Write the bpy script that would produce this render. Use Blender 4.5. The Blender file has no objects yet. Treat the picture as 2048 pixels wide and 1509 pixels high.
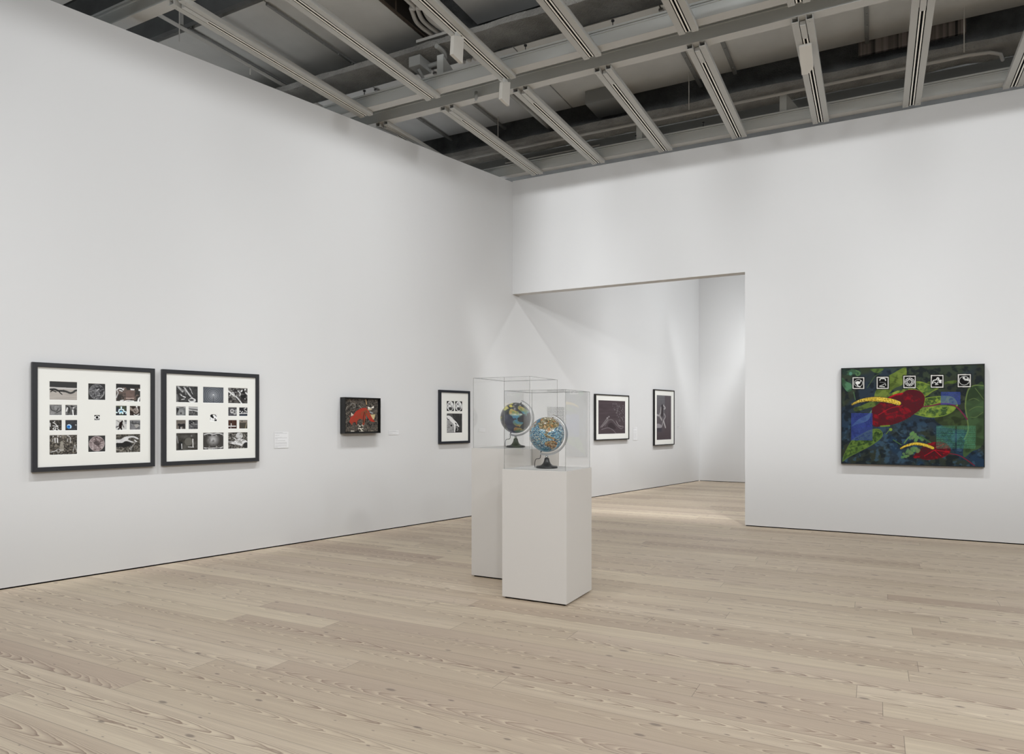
import bpy, bmesh, math, random
import numpy as np
from mathutils import Vector, Matrix

S = bpy.context.scene
COL = S.collection
PI = math.pi
# ------------------------------------------------------------------ helpers
def lin(c):
    return tuple(((v/12.92) if v <= .04045 else ((v+.055)/1.055)**2.4) for v in [x/255. for x in c])

def link(o, parent=None):
    COL.objects.link(o)
    if parent is not None: o.parent = parent
    return o

def tag(o, label=None, cat=None, group=None, kind=None):
    if label: o['label'] = label
    if cat: o['category'] = cat
    if group: o['group'] = group
    if kind: o['kind'] = kind
    return o

def thing(name, label, cat, loc=(0, 0, 0), rz=0., group=None):
    o = bpy.data.objects.new(name, None); o.empty_display_size = .05
    o.location = loc; o.rotation_euler = (0, 0, rz)
    link(o); return tag(o, label, cat, group)

class MB:
    """collects shapes into one mesh"""
    def __init__(s): s.bm = bmesh.new()
    def box(s, a, b, mi=0):
        x0, y0, z0 = a; x1, y1, z1 = b
        v = [s.bm.verts.new(p) for p in [(x0,y0,z0),(x1,y0,z0),(x1,y1,z0),(x0,y1,z0),(x0,y0,z1),(x1,y0,z1),(x1,y1,z1),(x0,y1,z1)]]
        for f in [(0,3,2,1),(4,5,6,7),(0,1,5,4),(1,2,6,5),(2,3,7,6),(3,0,4,7)]:
            s.bm.faces.new([v[i] for i in f]).material_index = mi
        return s
    def prism(s, pts, ext, mi=0):
        """pts: list of 3D points (planar loop), ext: extrusion vector"""
        n = len(pts); e = Vector(ext)
        a = [s.bm.verts.new(p) for p in pts]; b = [s.bm.verts.new(Vector(p)+e) for p in pts]
        s.bm.faces.new(a[::-1]).material_index = mi; s.bm.faces.new(b).material_index = mi
        for i in range(n):
            s.bm.faces.new([a[i], a[(i+1) % n], b[(i+1) % n], b[i]]).material_index = mi
        return s
    def tube(s, pts, r, seg=12, mi=0, cap=True):
        pts = [Vector(p) for p in pts]; rings = []
        n = len(pts); rr = r if isinstance(r, (list, tuple)) else [r]*n
        up = Vector((0, 0, 1)); prev = None
        for i, p in enumerate(pts):
            t = (pts[min(i+1, n-1)]-pts[max(i-1, 0)]).normalized()
            if prev is None:
                q = up if abs(t.dot(up)) < .9 else Vector((1, 0, 0))
                u = t.cross(q).normalized()
            else:
                u = (prev - t*prev.dot(t)).normalized()
            w = t.cross(u); prev = u
            rings.append([s.bm.verts.new(p+(u*math.cos(2*PI*k/seg)+w*math.sin(2*PI*k/seg))*rr[i]) for k in range(seg)])
        for i in range(n-1):
            for k in range(seg):
                f = s.bm.faces.new([rings[i][k], rings[i][(k+1) % seg], rings[i+1][(k+1) % seg], rings[i+1][k]]); f.material_index = mi; f.smooth = True
        if cap:
            s.bm.faces.new(rings[0][::-1]).material_index = mi; s.bm.faces.new(rings[-1]).material_index = mi
        return s
    def lathe(s, prof, seg=40, c=(0, 0, 0), mi=0, smooth=True):
        rings = []
        for r, z in prof:
            if r < 1e-5: rings.append([s.bm.verts.new((c[0], c[1], c[2]+z))])
            else: rings.append([s.bm.verts.new((c[0]+r*math.cos(2*PI*k/seg), c[1]+r*math.sin(2*PI*k/seg), c[2]+z)) for k in range(seg)])
        for i in range(len(rings)-1):
            a, b = rings[i], rings[i+1]
            for k in range(seg):
                k2 = (k+1) % seg
                if len(a) == 1 and len(b) == 1: continue
                if len(a) == 1: f = s.bm.faces.new([a[0], b[k2], b[k]])
                elif len(b) == 1: f = s.bm.faces.new([a[k], a[k2], b[0]])
                else: f = s.bm.faces.new([a[k], a[k2], b[k2], b[k]])
                f.smooth = smooth; f.material_index = mi
        return s
    def build(s, name, mats, parent=None, bevel=0.):
        bmesh.ops.recalc_face_normals(s.bm, faces=s.bm.faces)
        me = bpy.data.meshes.new(name); s.bm.to_mesh(me); s.bm.free()
        for m in (mats if isinstance(mats, (list, tuple)) else [mats]): me.materials.append(m)
        o = link(bpy.data.objects.new(name, me), parent)
        if bevel:
            md = o.modifiers.new('bevel', 'BEVEL'); md.width = bevel; md.segments = 2; md.limit_method = 'ANGLE'
        return o

def copy_tree(o, parent=None):
    c = o.copy(); link(c)
    if parent is not None: c.parent = parent
    for ch in list(o.children): copy_tree(ch, c)
    return c

# ------------------------------------------------------------------ materials
def mat(name, rgb, rough=.6, spec=.3, metal=0., bump=None, coat=0., var=0.):
    m = bpy.data.materials.new(name); m.use_nodes = True
    nt = m.node_tree; b = nt.nodes['Principled BSDF']
    b.inputs['Base Color'].default_value = (*lin(rgb), 1)
    b.inputs['Roughness'].default_value = rough
    b.inputs['Specular IOR Level'].default_value = spec
    b.inputs['Metallic'].default_value = metal
    b.inputs['Coat Weight'].default_value = coat
    tc = None
    if var or bump:
        tc = nt.nodes.new('ShaderNodeNewGeometry')
    if var:
        n = nt.nodes.new('ShaderNodeTexNoise'); n.inputs['Scale'].default_value = 3.; n.inputs['Detail'].default_value = 5
        nt.links.new(tc.outputs['Position'], n.inputs['Vector'])
        r = nt.nodes.new('ShaderNodeMapRange'); r.inputs['From Min'].default_value = .3; r.inputs['From Max'].default_value = .7
        r.inputs['To Min'].default_value = 1-var; r.inputs['To Max'].default_value = 1+var
        nt.links.new(n.outputs['Fac'], r.inputs['Value'])
        x = nt.nodes.new('ShaderNodeVectorMath'); x.operation = 'SCALE'; x.inputs[0].default_value = lin(rgb)
        nt.links.new(r.outputs['Result'], x.inputs['Scale']); nt.links.new(x.outputs['Vector'], b.inputs['Base Color'])
    if bump:
        sc, st, di = bump
        n = nt.nodes.new('ShaderNodeTexNoise'); n.inputs['Scale'].default_value = sc; n.inputs['Detail'].default_value = 6
        nt.links.new(tc.outputs['Position'], n.inputs['Vector'])
        bp = nt.nodes.new('ShaderNodeBump'); bp.inputs['Strength'].default_value = st; bp.inputs['Distance'].default_value = di
        nt.links.new(n.outputs['Fac'], bp.inputs['Height']); nt.links.new(bp.outputs['Normal'], b.inputs['Normal'])
    return m

def paint_mat(name, rough=.5, spec=.3, coat=0.):
    m = bpy.data.materials.new(name); m.use_nodes = True; nt = m.node_tree; b = nt.nodes['Principled BSDF']
    a = nt.nodes.new('ShaderNodeAttribute'); a.attribute_name = 'paint'
    nt.links.new(a.outputs['Color'], b.inputs['Base Color'])
    b.inputs['Roughness'].default_value = rough; b.inputs['Specular IOR Level'].default_value = spec
    b.inputs['Coat Weight'].default_value = coat; b.inputs['Coat Roughness'].default_value = .03
    return m

def glass_mat():
    m = bpy.data.materials.new('clear_acrylic'); m.use_nodes = True; nt = m.node_tree
    for n in list(nt.nodes):
        if n.type == 'BSDF_PRINCIPLED': nt.nodes.remove(n)
    out = nt.nodes['Material Output']
    lw = nt.nodes.new('ShaderNodeLayerWeight'); lw.inputs['Blend'].default_value = .5
    pw = nt.nodes.new('ShaderNodeMath'); pw.operation = 'POWER'; pw.inputs[1].default_value = 4.2; nt.links.new(lw.outputs['Facing'], pw.inputs[0])
    fr = nt.nodes.new('ShaderNodeMapRange'); fr.inputs['To Min'].default_value = .019; fr.inputs['To Max'].default_value = .9; nt.links.new(pw.outputs[0], fr.inputs['Value'])
    tr = nt.nodes.new('ShaderNodeBsdfTransparent'); tr.inputs['Color'].default_value = (.996, .997, .996, 1)
    gl = nt.nodes.new('ShaderNodeBsdfGlossy'); gl.inputs['Roughness'].default_value = 0.0; gl.inputs['Color'].default_value = (1, 1, 1, 1)
    mx = nt.nodes.new('ShaderNodeMixShader')
    nt.links.new(fr.outputs['Result'], mx.inputs['Fac']); nt.links.new(tr.outputs['BSDF'], mx.inputs[1]); nt.links.new(gl.outputs['BSDF'], mx.inputs[2])
    nt.links.new(mx.outputs['Shader'], out.inputs['Surface'])
    return m

def edge_mat():
    m = bpy.data.materials.new('acrylic_edge'); m.use_nodes = True; nt = m.node_tree; b = nt.nodes['Principled BSDF']
    b.inputs['Base Color'].default_value = (*lin((150, 152, 151)), 1); b.inputs['Roughness'].default_value = .15
    tr = nt.nodes.new('ShaderNodeBsdfTransparent'); mx = nt.nodes.new('ShaderNodeMixShader'); mx.inputs['Fac'].default_value = .45
    nt.links.new(tr.outputs['BSDF'], mx.inputs[1]); nt.links.new(b.outputs['BSDF'], mx.inputs[2])
    nt.links.new(mx.outputs['Shader'], nt.nodes['Material Output'].inputs['Surface'])
    return m

def floor_mat():
    m = bpy.data.materials.new('limed_pine_planks'); m.use_nodes = True; nt = m.node_tree; b = nt.nodes['Principled BSDF']
    N = nt.nodes; L = nt.links
    def V(x, i):
        if isinstance(x, (int, float)): i.default_value = x
        else: L.new(x, i)
    def M(op, a, bb=None, c=None):
        n = N.new('ShaderNodeMath'); n.operation = op; V(a, n.inputs[0])
        if bb is not None: V(bb, n.inputs[1])
        if c is not None: V(c, n.inputs[2])
        return n.outputs[0]
    def comb(x, y, z):
        n = N.new('ShaderNodeCombineXYZ'); V(x, n.inputs[0]); V(y, n.inputs[1]); V(z, n.inputs[2]); return n.outputs[0]
    def noise(vec, scale=1., detail=2., rough=.5, dist=0.):
        n = N.new('ShaderNodeTexNoise'); L.new(vec, n.inputs['Vector']); n.inputs['Scale'].default_value = scale
        n.inputs['Detail'].default_value = detail; n.inputs['Roughness'].default_value = rough; n.inputs['Distortion'].default_value = dist
        return n.outputs['Fac']
    def mr(v, a, bb, c, d):
        n = N.new('ShaderNodeMapRange'); n.clamp = True; V(v, n.inputs[0]); V(a, n.inputs[1]); V(bb, n.inputs[2]); V(c, n.inputs[3]); V(d, n.inputs[4]); return n.outputs[0]
    g = N.new('ShaderNodeNewGeometry'); sp = N.new('ShaderNodeSeparateXYZ'); L.new(g.outputs['Position'], sp.inputs[0])
    x, y = sp.outputs[0], sp.outputs[1]
    ry = M('DIVIDE', M('SUBTRACT', y, .17), .2)
    row = M('FLOOR', ry); fy = M('FRACT', ry)
    wn = N.new('ShaderNodeTexWhiteNoise'); wn.noise_dimensions = '1D'; V(row, wn.inputs['W'])
    rr = wn.outputs['Value']
    PL = M('ADD', 2.6, M('MULTIPLY', rr, 2.2))
    xo = M('DIVIDE', M('ADD', x, M('MULTIPLY', rr, 37.3)), PL)
    cl = M('FLOOR', xo); fx = M('FRACT', xo)
    w2 = N.new('ShaderNodeTexWhiteNoise'); w2.noise_dimensions = '2D'; L.new(comb(row, cl, 0), w2.inputs['Vector'])
    rid = w2.outputs['Value']; sc = N.new('ShaderNodeSeparateColor'); L.new(w2.outputs['Color'], sc.inputs[0])
    r1, r2, r3 = sc.outputs[0], sc.outputs[1], sc.outputs[2]
    off = M('MULTIPLY', rid, 91.)
    # flat-sawn growth rings: nested arcs running along each plank, loosened by noise
    wob = M('MULTIPLY', M('SUBTRACT', noise(comb(M('MULTIPLY', x, .55), M('MULTIPLY', row, 7.3), off), 1., 2.), .5), .75)
    v = M('ADD', M('SUBTRACT', fy, M('ADD', .5, M('MULTIPLY', M('SUBTRACT', r1, .5), .9))), wob)
    n1 = noise(comb(M('MULTIPLY', x, .9), M('MULTIPLY', y, 3.), off), 1., 1.5, .5)
    n1b = noise(comb(M('MULTIPLY', x, 9.), M('MULTIPLY', y, 34.), off), 1., 2., .5)
    sgn = M('SUBTRACT', M('MULTIPLY', M('GREATER_THAN', r3, .5), 2.), 1.)
    slope = M('MULTIPLY', sgn, M('ADD', 3.2, M('MULTIPLY', r2, 6.)))
    fld = M('ADD', M('MULTIPLY', x, slope), M('MULTIPLY', M('MULTIPLY', v, v), M('ADD', 26., M('MULTIPLY', r1, 44.))))
    fld = M('ADD', fld, M('ADD', M('MULTIPLY', n1, 8.), M('MULTIPLY', n1b, .9)))
    fr = M('FRACT', fld)
    tri = M('MULTIPLY', M('POWER', fr, 3.), mr(fr, .93, 1., 1., 0.))
    cen = mr(M('ABSOLUTE', v), .10, .36, 1., .26)
    figw = mr(noise(comb(M('MULTIPLY', x, .45), M('MULTIPLY', row, 3.1), M('ADD', off, 7.)), 1., 1.), .30, .52, .22, 1.)
    ring = M('MULTIPLY', M('MULTIPLY', tri, M('MULTIPLY', figw, cen)), mr(r3, .1, .8, .6, 1.))
    fine = noise(comb(M('MULTIPLY', x, 3.), M('MULTIPLY', y, 170.), off), 1., 3., .6)
    mid = noise(comb(M('MULTIPLY', x, .9), M('MULTIPLY', y, 28.), off), 1., 3., .6)
    # knots
    vo = N.new('ShaderNodeTexVoronoi'); vo.voronoi_dimensions = '2D'; vo.inputs['Scale'].default_value = 1.
    L.new(comb(M('MULTIPLY', x, 2.1), M('MULTIPLY', y, 5.2), 0), vo.inputs['Vector'])
    vs = N.new('ShaderNodeSeparateColor'); L.new(vo.outputs['Color'], vs.inputs[0])
    ks = mr(vs.outputs[0], .45, 1., .0, .085)
    knot = M('MULTIPLY', mr(M('DIVIDE', vo.outputs['Distance'], M('ADD', ks, .0001)), .55, 1.05, 1., 0.), M('GREATER_THAN', vs.outputs[0], .5))
    # small dark marks
    v2 = N.new('ShaderNodeTexVoronoi'); v2.voronoi_dimensions = '2D'; L.new(comb(M('MULTIPLY', x, 7.), M('MULTIPLY', y, 17.), 3.), v2.inputs['Vector']); v2.inputs['Scale'].default_value = 1.
    vs2 = N.new('ShaderNodeSeparateColor'); L.new(v2.outputs['Color'], vs2.inputs[0])
    fleck = M('MULTIPLY', mr(v2.outputs['Distance'], .04, .09, 1., 0.), M('GREATER_THAN', vs2.outputs[1], .90))
    def mix(fac, a, bcol):
        n = N.new('ShaderNodeMix'); n.data_type = 'RGBA'; V(fac, n.inputs[0])
        if isinstance(a, tuple): n.inputs[6].default_value = (*a, 1)
        else: L.new(a, n.inputs[6])
        if isinstance(bcol, tuple): n.inputs[7].default_value = (*bcol, 1)
        else: L.new(bcol, n.inputs[7])
        return n.outputs[2]
    base = mix(M('POWER', r2, 1.2), lin((222, 206, 184)), lin((184, 163, 145)))
    base = mix(M('MULTIPLY', r1, .45), base, lin((222, 208, 180)))
    base = mix(M('MULTIPLY', mr(mid, .35, .7, 0., 1.), .35), base, lin((168, 148, 131)))
    base = mix(M('MULTIPLY', mr(fine, .45, .75, 0., 1.), .22), base, lin((150, 132, 118)))
    base = mix(M('MULTIPLY', ring, .95), base, lin((124, 96, 82)))
    base = mix(M('MULTIPLY', M('MULTIPLY', mr(fr, .0, .35, 1., 0.), M('MULTIPLY', figw, cen)), .5), base, lin((226, 212, 186)))
    base = mix(M('MULTIPLY', knot, .7), base, lin((120, 106, 98)))
    base = mix(M('MULTIPLY', fleck, .55), base, lin((112, 100, 96)))
    ey = M('MULTIPLY', M('MINIMUM', fy, M('SUBTRACT', 1., fy)), .2)
    ex = M('MULTIPLY', M('MINIMUM', fx, M('SUBTRACT', 1., fx)), PL)
    seam = mr(M('MINIMUM', ey, ex), .0007, .0022, .62, 0.)
    base = mix(seam, base, lin((92, 80, 70)))
    L.new(base, b.inputs['Base Color'])
    b.inputs['Roughness'].default_value = .5; b.inputs['Specular IOR Level'].default_value = .35
    bp = N.new('ShaderNodeBump'); bp.inputs['Strength'].default_value = .25; bp.inputs['Distance'].default_value = .002
    L.new(M('SUBTRACT', M('MULTIPLY', fine, .3), seam), bp.inputs['Height']); L.new(bp.outputs['Normal'], b.inputs['Normal'])
    return m

M_wall = mat('matte_wall_paint', (213, 213, 213), .85, .15, bump=(60, .05, .002))
M_floor = floor_mat()
M_gap = mat('dark_reveal', (16, 14, 14), .9, .1)
M_ped = mat('plinth_paint', (220, 217, 213), .6, .25)
M_deck = mat('deck_dark', (100, 102, 102), .9, .1, var=.15)
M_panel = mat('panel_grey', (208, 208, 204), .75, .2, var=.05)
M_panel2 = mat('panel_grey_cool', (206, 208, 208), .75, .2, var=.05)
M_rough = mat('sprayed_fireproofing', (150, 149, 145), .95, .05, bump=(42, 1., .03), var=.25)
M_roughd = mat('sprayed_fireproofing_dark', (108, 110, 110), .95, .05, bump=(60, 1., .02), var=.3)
M_beam = mat('beam_white', (198, 198, 195), .5, .3)
M_beamf = mat('beam_grey', (202, 205, 203), .5, .3)
M_rail = mat('rail_white', (188, 188, 184), .4, .35)
M_lip = mat('bright_lip', (252, 250, 242), .35, .4)
M_black = mat('slot_black', (8, 7, 7), .9, .05)
M_pipe = mat('pipe_grey', (186, 184, 179), .5, .3)
M_pipe2 = mat('pipe_grey_dark', (158, 159, 156), .5, .3)
M_duct = mat('duct_grey', (140, 141, 139), .5, .3)
M_mesh = mat('mesh_brown', (82, 72, 62), .8, .2)
M_meshd = mat('mesh_dark', (48, 43, 39), .9, .1)
M_frame = mat('frame_charcoal', (44, 45, 48), .42, .4)
M_frameb = mat('frame_black', (20, 20, 20), .4, .4)
M_frameblue = mat('frame_blue_black', (30, 33, 40), .35, .45)
M_mat = mat('mat_board', (230, 230, 225), .8, .2)
M_bevel = mat('mat_bevel', (250, 250, 248), .8, .2)
M_lamp = mat('lamp_housing', (206, 203, 196), .45, .35)
M_chrome = mat('chrome', (200, 200, 200), .12, .5, metal=1.)
M_arm = mat('arm_silver', (205, 205, 205), .3, .5, metal=.55)
M_base = mat('globe_base_black', (42, 42, 42), .35, .5)
M_cord = mat('cord_black', (22, 20, 20), .5, .3)
M_glass = glass_mat(); M_edge = edge_mat()
P_matte = paint_mat('painted_matte', .6, .08)
P_print = paint_mat('photo_print', .5, .12)
P_glob = paint_mat('globe_print', .25, .5, coat=.6)
P_card = paint_mat('label_card', .8, .2)

# ------------------------------------------------------------------ a small painter for surface pictures
def homog(c):
    """four drawn corners TL,TR,BR,BL -> unit square"""
    A = []; B = []
    for (x, y), (u, v) in zip(c, [(0, 0), (1, 0), (1, 1), (0, 1)]):
        A.append([x, y, 1, 0, 0, 0, -u*x, -u*y]); B.append(u)
        A.append([0, 0, 0, x, y, 1, -v*x, -v*y]); B.append(v)
    h = np.append(np.linalg.solve(np.array(A, float), np.array(B, float)), 1).reshape(3, 3)
    def f(p):
        q = h @ np.array([p[0], p[1], 1.]); return (q[0]/q[2], q[1]/q[2])
    return f

def spline(pts, n=8, closed=False):
    P = np.array(pts, float); m = len(P); out = []
    rng = range(m) if closed else range(m-1)
    for i in rng:
        if closed: p0, p1, p2, p3 = P[(i-1) % m], P[i], P[(i+1) % m], P[(i+2) % m]
        else: p0, p1, p2, p3 = P[max(i-1, 0)], P[i], P[i+1], P[min(i+2, m-1)]
        for k in range(n):
            t = k/n
            out.append(.5*((2*p1)+(-p0+p2)*t+(2*p0-5*p1+4*p2-p3)*t*t+(-p0+3*p1-3*p2+p3)*t**3))
    if not closed: out.append(P[-1])
    return np.array(out)

class Can:
    SS = 2
    def __init__(s, w, h, col=(128, 128, 128), seed=1, xf=None):
        s.w, s.h = w, h; s.W, s.H = w*s.SS, h*s.SS
        s.a = np.zeros((s.H, s.W, 3)); s.a[:] = np.array(col)/255.
        s.X, s.Y = np.meshgrid((np.arange(s.W)+.5)/s.W, (np.arange(s.H)+.5)/s.H)
        s.asp = w/h; s.r = np.random.RandomState(seed); s.xf = xf or (lambda p: p); s._l = None
    def T(s, pts): return [s.xf(p) for p in pts]
    def nz(s, fx, fy, oct=3, rot=0.):
        out = np.zeros((s.H, s.W)); amp = 1.; tot = 0
        X, Y = s.X, s.Y
        if rot:
            c, q = math.cos(rot), math.sin(rot); X, Y = X*c+Y*q, -X*q+Y*c; X = X-X.min(); Y = Y-Y.min()
        for o in range(oct):
            gx, gy = int(fx*2**o*1.5)+3, int(fy*2**o*1.5)+3
            g = s.r.rand(gy, gx); u = X*fx*2**o; v = Y*fy*2**o
            i = np.clip(u.astype(int), 0, gx-2); j = np.clip(v.astype(int), 0, gy-2)
            fu = np.clip(u-i, 0, 1); fv = np.clip(v-j, 0, 1); fu = fu*fu*(3-2*fu); fv = fv*fv*(3-2*fv)
            out += amp*((g[j, i]*(1-fu)+g[j, i+1]*fu)*(1-fv)+(g[j+1, i]*(1-fu)+g[j+1, i+1]*fu)*fv)
            tot += amp; amp *= .55
        return out/tot
    def put(s, m, col, al=1.):
        m = np.clip(m*al, 0, 1)[..., None]; s.a = s.a*(1-m)+(np.array(col)/255.)*m; return s
    @property
    def last(s):
        m = np.zeros((s.H, s.W))
        if s._l is not None: m[s._l[0]] = s._l[1]
        return m
    def lput(s, sl, m, col, al):
        s._l = (sl, m); k = np.clip(m*al, 0, 1)[..., None]; s.a[sl] = s.a[sl]*(1-k)+(np.array(col)/255.)*k; return s
    def mask_poly(s, pts):
        P = np.array(pts)
        x0 = max(int(P[:, 0].min()*s.W)-1, 0); x1 = min(int(P[:, 0].max()*s.W)+2, s.W)
        y0 = max(int(P[:, 1].min()*s.H)-1, 0); y1 = min(int(P[:, 1].max()*s.H)+2, s.H)
        if x1 <= x0 or y1 <= y0: return (slice(0, 1), slice(0, 1)), np.zeros((1, 1))
        X, Y = s.X[y0:y1, x0:x1], s.Y[y0:y1, x0:x1]; r = np.zeros(X.shape, bool)
        n = len(P); j = n-1
        for i in range(n):
            xi, yi = P[i]; xj, yj = P[j]
            if yi != yj:
                r ^= ((yi > Y) != (yj > Y)) & (X < (xj-xi)*(Y-yi)/(yj-yi)+xi)
            j = i
        return (slice(y0, y1), slice(x0, x1)), r.astype(float)
    def poly(s, pts, col, al=1., sm=True):
        q = s.T(pts)
        sl, m = s.mask_poly(spline(q, 6, True) if sm else q); return s.lput(sl, m, col, al)
    def line(s, pts, w, col, al=1., sm=True, w2=None):
        q = np.array(s.T(pts)); q = spline(q, 8) if sm and len(q) > 2 else q
        n = len(q); pd = max(w, w2 or 0)*1.5
        X0 = min(max(int((q[:, 0].min()-pd)*s.W), 0), s.W-1); X1 = max(min(int((q[:, 0].max()+pd)*s.W)+2, s.W), X0+1)
        Y0 = min(max(int((q[:, 1].min()-pd*s.asp)*s.H), 0), s.H-1); Y1 = max(min(int((q[:, 1].max()+pd*s.asp)*s.H)+2, s.H), Y0+1)
        m = np.zeros((Y1-Y0, X1-X0))
        for i in range(n-1):
            ww = w if w2 is None else w+(w2-w)*i/max(n-1, 1)
            a, b = q[i], q[i+1]; pad = ww*1.5
            x0 = max(int((min(a[0], b[0])-pad)*s.W), 0); x1 = min(int((max(a[0], b[0])+pad)*s.W)+1, s.W)
            y0 = max(int((min(a[1], b[1])-pad*s.asp)*s.H), 0); y1 = min(int((max(a[1], b[1])+pad*s.asp)*s.H)+1, s.H)
            if x1 <= x0 or y1 <= y0: continue
            X, Y = s.X[y0:y1, x0:x1], s.Y[y0:y1, x0:x1]/s.asp
            ax, ay, bx, by = a[0], a[1]/s.asp, b[0], b[1]/s.asp
            d = max((bx-ax)**2+(by-ay)**2, 1e-12); t = np.clip(((X-ax)*(bx-ax)+(Y-ay)*(by-ay))/d, 0, 1)
            D = np.hypot(X-ax-t*(bx-ax), Y-ay-t*(by-ay))
            a0, a1, b0, b1 = max(y0, Y0), min(y1, Y1), max(x0, X0), min(x1, X1)
            if a1 <= a0 or b1 <= b0: continue
            v = m[a0-Y0:a1-Y0, b0-X0:b1-X0]; np.maximum(v, (D < ww/2)[a0-y0:a1-y0, b0-x0:b1-x0], out=v)
        return s.lput((slice(Y0, Y1), slice(X0, X1)), m, col, al)
    def ell(s, cx, cy, rx, ry, col, al=1., rot=0., soft=0.):
        R_ = max(rx, ry/s.asp)*1.05
        x0 = min(max(int((cx-R_)*s.W)-1, 0), s.W-1); x1 = max(min(int((cx+R_)*s.W)+2, s.W), x0+1)
        y0 = min(max(int((cy-R_*s.asp)*s.H)-1, 0), s.H-1); y1 = max(min(int((cy+R_*s.asp)*s.H)+2, s.H), y0+1)
        sl = (slice(y0, y1), slice(x0, x1))
        dx, dy = s.X[sl]-cx, (s.Y[sl]-cy)/s.asp; c, q = math.cos(rot), math.sin(rot)
        u, v = (dx*c+dy*q)/rx, (-dx*q+dy*c)/(ry/s.asp if ry else 1)
        d = np.hypot(u, v); return s.lput(sl, (d < 1).astype(float) if not soft else np.clip((1-d)/soft, 0, 1), col, al)
    def ring(s, cx, cy, rx, ry, w, col, al=1.):
        d = np.hypot((s.X-cx)/rx, (s.Y-cy)/ry); return s.put((np.abs(d-1) < w).astype(float), col, al)
    def grain(s, fx, fy, amt, oct=3, mask=None, rot=0.):
        n = (s.nz(fx, fy, oct, rot)-.5)*2*amt
        if mask is not None: n = n*mask
        s.a = np.clip(s.a+n[..., None], 0, 1); return s
    def mixn(s, fx, fy, col, lo=.45, hi=.6, oct=3, al=1., mask=None, rot=0.):
        m = np.clip((s.nz(fx, fy, oct, rot)-lo)/(hi-lo), 0, 1)
        if mask is not None: m = m*mask
        return s.put(m, col, al)
    def veins(s, fx, fy, col, k=6, w=.12, al=1., mask=None, rot=0.):
        n = s.nz(fx, fy, 2, rot)*k; f = np.abs((n % 1)-.5); m = (f < w).astype(float)
        if mask is not None: m = m*mask
        return s.put(m, col, al)
    def grad(s, c0, c1, ax=1, mask=None):
        t = (s.Y if ax else s.X)[..., None]; g = np.array(c0)/255.*(1-t)+np.array(c1)/255.*t
        m = 1. if mask is None else mask[..., None]; s.a = s.a*(1-m)+g*m; return s
    def out(s):
        k = s.SS; return s.a.reshape(s.h, k, s.w, k, 3).mean((1, 3))

def to_lin(a):
    a = np.clip(a, 0, 1); return np.where(a <= .04045, a/12.92, ((a+.055)/1.055)**2.4)

def picture(name, can, x0, z0, x1, z1, y, parent, m, thick=.0015):
    """flat picture sheet in the local XZ plane at depth y facing -Y; z0 top, z1 bottom"""
    a = can.out() if isinstance(can, Can) else can
    h, w = a.shape[:2]
    xs = np.linspace(x0, x1, w); zs = np.linspace(z0, z1, h)
    Xg, Zg = np.meshgrid(xs, zs)
    co = np.zeros((h*w+8, 3)); co[:h*w, 0] = Xg.ravel(); co[:h*w, 1] = y; co[:h*w, 2] = Zg.ravel()
    e = 0.00005
    bx = [(x0, y+e, z1), (x1, y+e, z1), (x1, y+thick, z1), (x0, y+thick, z1), (x0, y+e, z0), (x1, y+e, z0), (x1, y+thick, z0), (x0, y+thick, z0)]
    co[h*w:] = bx
    i = (np.arange(h-1)[:, None]*w+np.arange(w-1)[None]).ravel()
    q = np.stack([i, i+w, i+w+1, i+1], 1)
    o = h*w; bf = np.array([(0,3,2,1),(4,5,6,7),(1,2,6,5),(2,3,7,6),(3,0,4,7),(0,1,5,4)])+o
    F = np.concatenate([q, bf]); me = bpy.data.meshes.new(name)
    me.vertices.add(len(co)); me.vertices.foreach_set('co', co.ravel())
    me.loops.add(F.size); me.loops.foreach_set('vertex_index', F.ravel().astype(np.int32))
    me.polygons.add(len(F)); me.polygons.foreach_set('loop_start', np.arange(0, F.size, 4, dtype=np.int32))
    me.polygons.foreach_set('loop_total', np.full(len(F), 4, np.int32))
    me.update(calc_edges=True); me.validate()
    c = np.ones((len(co), 4)); c[:o, :3] = to_lin(a).reshape(-1, 3); c[o:, :3] = .5
    at = me.color_attributes.new('paint', 'FLOAT_COLOR', 'POINT'); at.data.foreach_set('color', c.ravel())
    me.materials.append(m)
    return link(bpy.data.objects.new(name, me), parent)

# ------------------------------------------------------------------ room dimensions (metres)
K = .2128; LB = -7.532; YR = 10.207; TH = .18; YB = 17.26
LN = math.hypot(K, 1); D = Vector((K/LN, 1/LN, 0)); NN = Vector((1/LN, -K/LN, 0))   # along left wall, and into the room
ROTL = math.atan2(D.y, D.x)
def LW(u, z=0., off=0.): return Vector((LB, 0, 0))+D*u+NN*off+Vector((0, 0, z))
def lx(y): return LB+K*y
XO = -1.637; ZL = 3.603; ZR = 5.49; XR = 7.0; YN = -5.

def struct(name, mb, m, **k): return tag(mb.build(name, m, **k), kind='structure')

struct('floor', MB().box((-11, -6, -.12), (9, 19, 0)), M_floor)
# left wall: its top edge rises a little towards the corner
u0, u1 = -5.6, 17.66
def ztop(u): return 5.389+(u-4.02)*.0134 if u < 11 else 5.482
mb = MB()
uu = [u0, 4.02, 10.4, u1]
for a, b in zip(uu[:-1], uu[1:]):
    pa, pb = LW(a), LW(b)
    mb.prism([pa+Vector((0, 0, .014)), pb+Vector((0, 0, .014)), pb+Vector((0, 0, ztop(b))), pa+Vector((0, 0, ztop(a)))], -NN*.16)
struct('wall_left', mb, M_wall)
mb = MB().prism([LW(u0, 0, -.012), LW(u1, 0, -.012), LW(u1, .0138, -.012), LW(u0, .0138, -.012)], -NN*.14)
struct('baseboard_left', mb, M_gap)
# right wall with the tall opening beside the left wall
mb = MB().box((XO, YR, .014), (XR+.1, YR+TH, ZR)).box((lx(YR)+.0005, YR, ZL), (XO, YR+TH, ZR))
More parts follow.
